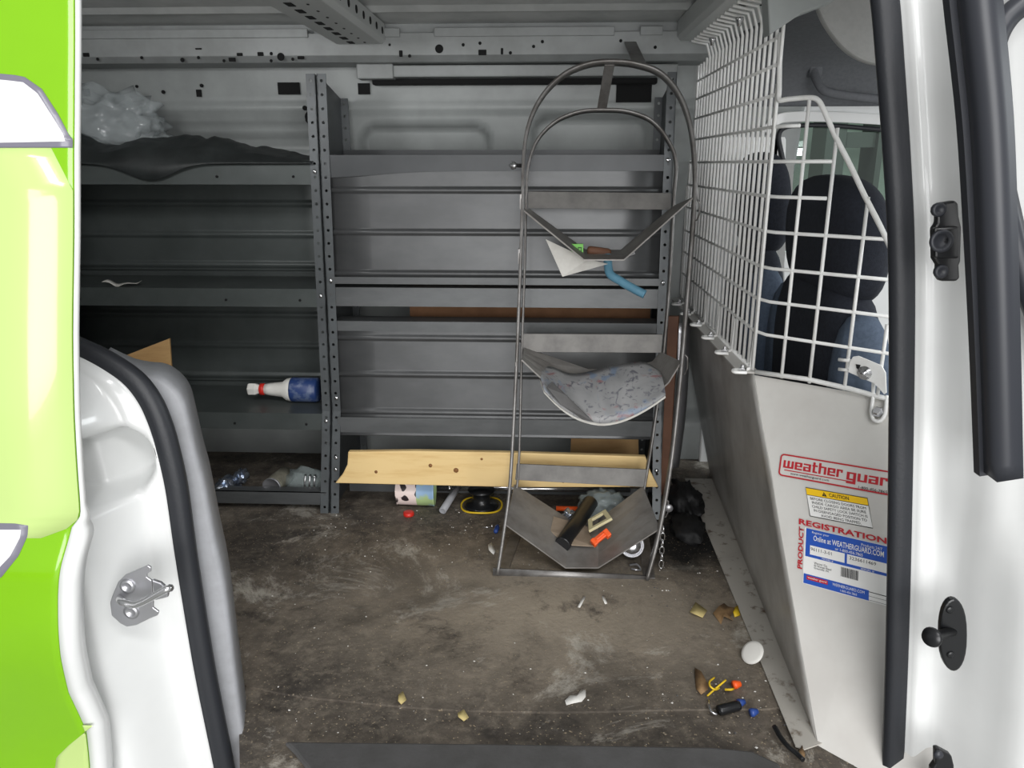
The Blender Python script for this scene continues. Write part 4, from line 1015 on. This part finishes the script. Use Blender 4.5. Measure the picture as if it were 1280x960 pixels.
# caution sticker
S = Stick('caution', (294, 260), (630, 318), (318, 415))
base = S.quad('caution_sticker', 0, 0, 1, 1, 'whiteink', .0006, pt); base['label'] = 'white sticker with a yellow caution header'
S.quad('header', 0, 0, 1, .25, 'yelink', .0010, base)
mb = MB(); mb.sweep([S.p(0, 0, .0014), S.p(1, 0, .0014), S.p(1, 1, .0014), S.p(0, 1, .0014)], [(.0007, 0), (.0007, .0004), (-.0007, .0004), (-.0007, 0)], ref=NB, closed=True, smooth=False); mb.build('border', 'black', base)
S.quad('header_rule', 0, .245, 1, .262, 'black', .0016, base)
mb = MB(); mb.prism([S.p(.26, .20, .0014), S.p(.30, .05, .0014), S.p(.34, .20, .0014)], NB*.0003); mb.build('warning_triangle', 'black', base)
S.write('warning_mark', '!', .296, .185, .304, .10, 'yelink', base, .0022)
S.write('lettering', 'CAUTION', .38, .19, .70, .06, 'black', base, .002, .01)
for k, (t, a0, a1) in enumerate((('BEFORE CLOSING DOORS FROM', .05, .95), ('INSIDE CARGO AREA BE SURE', .07, .94), ('CHILD SAFETY LOCK SWITCH IS', .06, .95), ('IN DISENGAGED POSITION TO', .08, .93), ('AVOID BEING TRAPPED.', .19, .83))):
    S.write('lettering', t, a0, .405+k*.137, a1, .315+k*.137, 'black', base, .0016)
# registration sticker
S = Stick('registration', (297, 480), (735, 580), (287, 727))
base = S.quad('registration_sticker', -.02, -.01, 1.12, 1.22, 'whiteink', .0006, pt); base['label'] = 'white and blue product registration sticker with red lettering'
S.quad('blue_field', 0, 0, 1.12, .62, 'blueink', .0009, base)
S.quad('blank_box', .06, .36, .50, .56, 'whiteink', .0012, base); S.quad('blank_box', .53, .36, 1.12, .56, 'whiteink', .0012, base)
S.quad('blue_band', -.01, 1.0, .80, 1.21, 'blueink', .0009, base)
S.quad('rule', .80, 1.02, 1.12, 1.035, 'black', .0009, base); S.quad('rule', .80, 1.11, 1.12, 1.117, 'black', .0009, base); S.quad('rule', .80, 1.19, 1.12, 1.197, 'black', .0009, base)
S.write('lettering', 'REGISTRATION', -.10, -.045, 1.0, -.175, 'redink', base, bold=.03)
text(base, 'lettering', 'PRODUCT', S.p(-.03, .93, 0), -S.d, -S.u, S.D.length*.93, S.U.length*.065, 'redink', NB*.0018, .03)
S.write('lettering', 'Register your', .08, .10, .30, .04, 'whiteink', base)
S.write('lettering', 'Products 24/7', .70, .115, .95, .055, 'whiteink', base)
S.write('lettering', 'Online at WEATHERGUARD.COM', .10, .245, .97, .125, 'whiteink', base, bold=.01)
S.write('lettering', 'or 1-800-456-7865', .38, .335, .72, .275, 'whiteink', base)
S.write('lettering', '96111-3-01', .07, .47, .34, .40, 'black', base)
S.write('lettering', '3236611469', .56, .46, .88, .39, 'black', base)
S.write('lettering', 'MODEL #', .22, .61, .36, .575, 'whiteink', base); S.write('lettering', 'SERIAL #', .70, .61, .86, .575, 'whiteink', base)
for k, t in enumerate(('Werner Co.', '93 Werner Road', 'Greenville, PA')): S.write('lettering', t, .12, .745+k*.055, .12+(.17, .22, .19)[k], .70+k*.055, 'black', base)
mb = MB(); x = .46; random.seed(4)
while x < .66:
    w = random.choice((.004, .007, .011)); mb.prism([S.p(x, .66, .0014), S.p(x+w, .66, .0014), S.p(x+w, .86, .0014), S.p(x, .86, .0014)], NB*.0002); x += w+random.choice((.004, .006))
mb.build('barcode', 'black', base)
S.quad('logo_patch', .03, 1.03, .30, 1.115, 'redink', .0012, base)
S.write('lettering', 'weather guard', .045, 1.10, .285, 1.045, 'whiteink', base)
S.write('lettering', 'WERNERGUARD.COM', .36, 1.10, .75, 1.04, 'whiteink', base)
S.write('lettering', '1-800-456-7865', .46, 1.18, .66, 1.135, 'whiteink', base)
# white round cap resting on the flange
c = P(941, 817, Z=.02); mb = MB(); mb.lathe([(0, 0), (.026, 0), (.028, .002), (.027, .004), (.02, .0055), (0, .006)], (c.x, c.y, .022), (-.62, -.32, .7), 28)
tag(mb.build('plastic_disc', 'wht'), 'white round plastic disc leaning on the partition floor flange', 'disc')
# white roof brackets above the cage
mb = MB(); q = [P(x, y, Y=1.70) for x, y in ((957, -60), (962, 44), (1000, 18), (1046, 0), (1090, -60))]
mb.prism(q, (0, .05, 0)); struct(mb.build('trim_12', 'paint_in', bevel=.004))

# ------------------------------------------------------------------ cab
mb = MB()   # headliner: roof lining that rolls down to the far window
prof = [(1.30, 1.50), (1.7, 1.505), (2.2, 1.49), (2.45, 1.46), (2.62, 1.41), (2.70, 1.345), (2.74, 1.285)]
pr = catmull([V((0, a, b)) for a, b in prof], 5)
mb.grid([[V((.56+1.6*k/10, p.y, p.z)) for k in range(11)] for p in pr]); struct(mb.build('ceiling_cab', 'liner', solid=.01))
mb = MB(); q = catmull([P(x, y, Y=2.0) for x, y in ((1005, -60), (1020, 0), (1032, 30), (1055, 60), (1080, 76), (1110, 82), (1160, 84))], 6)
mb.prism(q+[P(1160, -60, Y=2.0)], (0, .03, 0)); struct(mb.build('trim_13', 'liner_l', bevel=.008))
gh = thing('grab_handle', 'grey grab handle on the headliner above the far cab window', 'handle', P(1060, 105, Y=2.66))
MB().tube(catmull([P(x, y, Y=Y) for x, y, Y in ((1016, 84, 2.66), (1022, 103, 2.62), (1034, 115, 2.60), (1070, 121, 2.59), (1120, 126, 2.59), (1160, 128, 2.6), (1175, 110, 2.66))], 6), .013, 10).build('grip', 'liner', gh)
MB().obox(P(1018, 88, Y=2.66), (.02, 0, 0), (0, .02, 0), (0, 0, .02)).build('mount', 'liner', gh, bevel=.006)
# far side: door frame, glass and the pillar behind the driver
WX0 = .815; Yw = 2.78
mb = MB()
mb.box((.60, 2.78, -.1), (WX0-.02, 2.84, 1.26)); mb.box((WX0-.02, 2.78, -.1), (2.3, 2.84, .80)); mb.box((.60, 2.785, 1.25), (2.3, 2.84, 1.5))
mb.prism([V((WX0-.03, 2.78, .78)), V((WX0+.03, 2.78, .78)), V((WX0+.0, 2.78, 1.20)), V((WX0-.05, 2.78, 1.26))], (0, .05, 0))
struct(mb.build('wall_far_cab', 'paint', bevel=.006))
mb = MB(); q = catmull([P(x, y, Y=2.77) for x, y in ((955, 166), (968, 152), (985, 147), (1040, 147), (1110, 151), (1260, 162))], 5)
mb.sweep(q, [(.018, -.02), (.018, .02), (-.014, .014), (-.016, -.02)], ref=(0, 1, 0), smooth=False); struct(mb.build('trim_14', 'paint', bevel=.003))
mb = MB(); q = catmull([P(x, y, Y=2.775) for x, y in ((996, 290), (985, 230), (976, 190), (973, 170), (980, 160), (1000, 157), (1040, 157), (1110, 163), (1260, 176))], 5)
mb.sweep(q, [(.007, -.01), (.007, .01), (-.007, .01), (-.007, -.01)], ref=(0, 1, 0)); struct(mb.build('trim_15', 'rubber'))
w = MB().box((WX0, 2.80, .78), (2.3, 2.805, 1.26)); struct(w.build('window_1', 'glass'))
# seats
def cushion(mb, c, h, n=6, e=3.2, tilt=0, mi=0):
    bm = bmesh.new(); bmesh.ops.create_cube(bm, size=2); bmesh.ops.subdivide_edges(bm, edges=bm.edges, cuts=n, use_grid_fill=True); vs = []
    for v in bm.verts:
        d = v.co; l = (abs(d.x)**e+abs(d.y)**e+abs(d.z)**e)**(1/e); p = d/l
        z = p.z*h[2]; vs.append(V((c[0]+p.x*h[0]+tilt*z, c[1]+p.y*h[1], c[2]+z)))
    fs = [tuple(x.index for x in f.verts) for f in bm.faces]; bm.free(); return mb.add(vs, fs, mi, True)
def seat(label, x, y, hz, hw, dz=0):
    s = thing('van_seat', label, 'seat', (x, y, 0), 'cab seats')
    mb = MB(); cushion(mb, (x, y, .40+dz), (.075, hw*1.08, .44), 8, 4, -.06); mb.build('backrest', 'seat', s)
    for k in (-1, 1): mb = MB(); cushion(mb, (x-.005, y+k*hw*1.02, .42+dz), (.07, .055, .36), 6, 3, -.06); mb.build('side_bolster', 'seat_side', s)
    mb = MB(); cushion(mb, (x-.02, y, hz), (.075, hw, .155), 8, 2.8, -.08); mb.build('headrest', 'seat', s)
    for k in (-1, 1): MB().cyl((x-.01, y+k*.07, .80+dz), (x-.01, y+k*.07, hz-.1), .007).build('headrest_post', 'alu', s)
    mb = MB(); cushion(mb, (x+.30, y, .02), (.32, hw*1.1, .10), 6, 4); mb.build('seat_cushion', 'seat', s)
    return s
seat('navy cloth seat directly behind the partition, nearer of the two', .735, 1.97, .92, .25)
seat('navy cloth seat at the far cab window, seen through the mesh', .70, 2.52, .98, .14, .02)
mb = MB(); q = catmull([P(x, y, Y=2.70) for x, y in ((984, 205), (981, 250), (977, 290), (972, 330), (974, 370), (980, 430))], 5)
mb.sweep(q, [(.022, -.002), (.022, .002), (-.022, .002), (-.022, -.002)], ref=(0, 1, 0), smooth=False)
tag(mb.build('seat_belt', 'liner_l'), 'pale seat belt hanging behind the far seat', 'seat belt')

# ------------------------------------------------------------------ floor litter
def scrap(name, label, cat, px, m, h=.004, lift=.001, curl=.004, g=None):
    pts = [P(x, y, Z=0) for x, y in px]; c = sum(pts, V())/len(pts); mb = MB()
    n = len(pts); tp = [V((p.x, p.y, lift+curl*(.5+.5*math.sin(i*2.1)))) for i, p in enumerate(pts)]
    mb.add([V((c.x, c.y, lift+curl*.6))]+tp, [(0, i+1, (i+1) % n+1) for i in range(n)], 0, True)
    return tag(mb.build(name, m, solid=.0015), label, cat, g)
scrap('broken_shard', 'white broken shard alone on the open floor', 'shard', [(706, 878), (712, 873), (722, 869), (727, 864), (732, 866), (732, 872), (727, 879), (717, 882), (708, 882)], 'wht', curl=.006)
scrap('torn_scrap', 'pale tan torn scrap, left of the brown leaf by the flange', 'scrap', [(862, 768), (869, 758), (884, 764), (878, 775), (866, 772)], 'leaf2', curl=.012)
scrap('dry_leaf', 'brown leaf on the floor between tan scrap and flange', 'leaf', [(891, 770), (898, 764), (905, 755), (910, 762), (918, 766), (913, 772), (916, 779), (904, 776), (901, 781)], 'leaf', curl=.014)
scrap('yellow_scrap', 'small yellow scrap against the partition flange', 'scrap', [(915, 764), (922, 761), (925, 770), (918, 774)], 'yellow', curl=.01)
scrap('dry_leaf', 'brown leaf scrap under the near tip of the partition flange', 'leaf', [(995, 948), (1002, 936), (1006, 944), (1004, 954), (998, 951)], 'leaf', curl=.008)
scrap('dry_leaf', 'brown torn leaf at the left of the yellow wire litter', 'leaf', [(868, 838), (876, 845), (886, 858), (884, 866), (876, 874), (870, 862)], 'leaf', curl=.012)
for k, (px, lb_) in enumerate(((((722, 760), (725, 761), (732, 747), (729, 746)), 'pale stick on the floor in front of the rack base'), (((752, 747), (755, 746), (759, 755), (756, 756)), 'shorter pale stick beneath the right end of the rack base'))):
    scrap('wood_sliver', lb_, 'stick', px, 'wht', curl=.003)
scrap('pale_chip', 'pale chip stuck to the floor left of the rack foot', 'chip', [(610, 684), (615, 682), (619, 690), (617, 696), (611, 692)], 'wht', curl=.012)
scrap('tan_leaf', 'small curled tan leaf near the door threshold', 'leaf', [(498, 872), (504, 870), (508, 876), (502, 884), (498, 882)], 'leaf2', curl=.012)
scrap('tan_leaf', 'crumpled tan leaf at the threshold, right of the curled one', 'leaf', [(572, 895), (580, 893), (586, 898), (580, 905), (573, 902)], 'leaf2', curl=.012)
a = P(905, 875, Z=.01)
mb = MB(); mb.tube(catmull([P(x, y, Z=z) for x, y, z in ((884, 870, .004), (893, 862, .012), (905, 852, .020), (907, 850, .016))], 5), .0022, 7); mb.tube(catmull([P(x, y, Z=z) for x, y, z in ((893, 847, .012), (887, 852, .02), (888, 858, .02), (894, 862, .014), (899, 860, .008))], 5), .0022, 7)
tag(mb.build('wire_offcut', 'yellow'), 'twisted yellow wire offcut on the floor by the flange', 'wire')
mb = MB(); mb.tube([P(906, 862, Z=.012), P(914, 862, Z=.014), P(917, 861, Z=.01)], .0026, 7); tag(mb.build('wire_offcut', 'yellow'), 'short straight yellow wire beside the orange wire nut', 'wire')
p = P(919, 861, Z=0); mb = MB(); mb.lathe([(0, 0), (.009, 0), (.0095, .006), (.006, .018), (0, .019)], (p.x-.006, p.y, .009), (1, .2, .1), 12); tag(mb.build('wire_nut', 'orange'), 'orange wire nut among the litter by the flange', 'wire nut')
for (x, y), lb_ in (((925, 884), 'blue wire nut nearer the orange one in the litter'), ((941, 896), 'blue wire nut furthest out toward the door threshold')):
    p = P(x, y, Z=0); mb = MB(); mb.lathe([(0, 0), (.008, 0), (.009, .005), (.005, .017), (0, .018)], (p.x-.006, p.y, .009), (1, .3, .1), 12); tag(mb.build('wire_nut', 'blue'), lb_, 'wire nut', 'blue wire nuts')
mb = MB(); mb.lathe([(0, 0), (.010, 0), (.011, .004), (.011, .045), (.009, .05), (0, .05)], P(898, 888, Z=.012), (1, .35, .02), 12); tag(mb.build('rubber_stub', 'plast'), 'black rubber stub lying in the litter by the flange', 'stub')
mb = MB(); mb.tube(catmull([P(x, y, Z=z) for x, y, z in ((886, 876, .004), (886, 882, .010), (890, 890, .008), (896, 893, .004))], 5), .003, 7); tag(mb.build('metal_clip', 'chrome'), 'bent shiny metal clip at the edge of the litter', 'clip')
mb = MB(); mb.tube(catmull([P(x, y, Z=.012) for x, y in ((968, 908), (976, 922), (986, 934), (996, 942), (1004, 950))], 4), .005, 8); tag(mb.build('black_cable', 'plast'), 'black cable end running along the near flange tip', 'cable')
# fine litter: uncountable crumbs and dust
random.seed(11); mb = MB()
def crumb(x, y, r, mi):
    a = random.random()*6.28; pts = []
    for k in range(4):
        t = a+k*PI/2; pts.append(V((x+r*math.cos(t)*random.uniform(.5, 1.3), y+r*math.sin(t)*random.uniform(.5, 1.3), .0005)))
    mb.add(pts+[V((x, y, .0008+r*.7))], [(0, 1, 4), (1, 2, 4), (2, 3, 4), (3, 0, 4)], mi)
for i in range(1500):
    x = random.uniform(-1.05, .5); y = random.uniform(1.22, 2.32)
    if noise.noise(V((x*2.6, y*2.6, 0))) < random.uniform(-.5, .35): continue
    crumb(x, y, random.choice((.0012, .0014, .0018, .0022, .0032)), random.choice((0, 0, 1, 2)))
for i in range(260):
    c = random.choice(((-.64, 2.22), (-.15, 2.05), (-.2, 2.2), (.41, 1.42), (.30, 1.83), (.5, 1.9)))
    crumb(c[0]+random.gauss(0, .07), c[1]+random.gauss(0, .05), random.uniform(.0015, .004), random.choice((0, 1, 2, 3)))
o = mb.build('floor_crumbs', ['dust', 'dust', 'paper', 'sill']); tag(o, 'scattered crumbs and dust over the dirty floor', 'litter', kind='stuff')

# ------------------------------------------------------------------ shop outside
mb = MB(); mb.box((-8, -6, -.66), (9, 9, -.62)); struct(mb.build('ground', 'concrete'))
mb = MB(); mb.box((-4, 6.2, -.62), (9, 6.3, 4)); struct(mb.build('wall_shop', 'shopwall'))
mb = MB()
for x0, x1 in ((1030/1, 1055/1), (1095, 1102)):
    a = P(x0, 200, Y=5.6); b = P(x1, 200, Y=5.6); mb.box((a.x, 5.6, -.62), (b.x, 5.9, 4))
a = P(1055, 175, Y=5.7); mb.box((a.x, 5.65, a.z-.05), (a.x+2, 5.75, a.z+.05))
struct(mb.build('wall_shop_posts', 'shoppost'))
a = P(905, 188, Y=4.6); b = P(1004, 188, Y=4.6)
tl = thing('tube_light', 'lit double fluorescent tube in the shop beyond the cab window', 'lamp', ((a.x+b.x)/2, 4.6, a.z))
for k in (0, 1): MB().cyl((a.x, 4.6+.0*k, a.z+.022*k-.02), (b.x, 4.6, a.z+.022*k-.02), .009, 10).build('tube', 'tubelight', tl)
MB().box((a.x, 4.6, a.z+.02), (b.x, 4.66, a.z+.05)).build('fixture', 'wht', tl)
MB().cyl((a.x+.1, 4.63, a.z+.05), (a.x+.1, 4.63, 4), .004, 6).build('hanger', 'alu', tl)

# ------------------------------------------------------------------ light
wd = bpy.data.worlds.new('shop_light'); scene.world = wd; wd.use_nodes = True
wd.node_tree.nodes['Background'].inputs[0].default_value = (.98, .99, 1.0, 1); wd.node_tree.nodes['Background'].inputs[1].default_value = .36
def area(name, loc, target, sx, sy, e, c=(1, 1, 1)):
    l = bpy.data.lights.new(name, 'AREA'); l.shape = 'RECTANGLE'; l.size = sx; l.size_y = sy; l.energy = e; l.color = c
    o = bpy.data.objects.new(name, l); COL.objects.link(o); o.location = loc
    o.rotation_euler = (V(target)-V(loc)).to_track_quat('-Z', 'Y').to_euler(); return o
area('camera_side_fill', (.7, -3.4, 1.05), (.05, 1.6, .75), 3.6, 2.6, 175)  # added broad light behind the camera to brighten the interior; source unseen
area('shop_lamp_overhead', (.9, -1.2, 3.0), (.5, 1.2, .6), 2.4, .4, 48)
area('rear_fill', (-1.15, 1.45, 1.46), (-1.3, 2.75, .9), .25, .12, 3.2)  # added fill to lift the dark left end; no fixture here
area('cab_fill', (3.4, 2.0, 1.9), (.5, 2.3, 1.0), 1.6, .9, 60, (.93, .98, 1))  # added fill from the cab side to brighten mesh and headliner
area('shop_lamp_far', (2.2, 4.6, 3.0), (1.0, 2.6, .8), 2.0, .5, 90, (.9, .97, 1))
vs = scene.view_settings; vs.view_transform = 'Standard'; vs.look = 'None'; vs.gamma = 1; vs.exposure = .3; vs.use_curve_mapping = False
scene.cycles.max_bounces = 12; scene.cycles.diffuse_bounces = 6; scene.cycles.transparent_max_bounces = 16
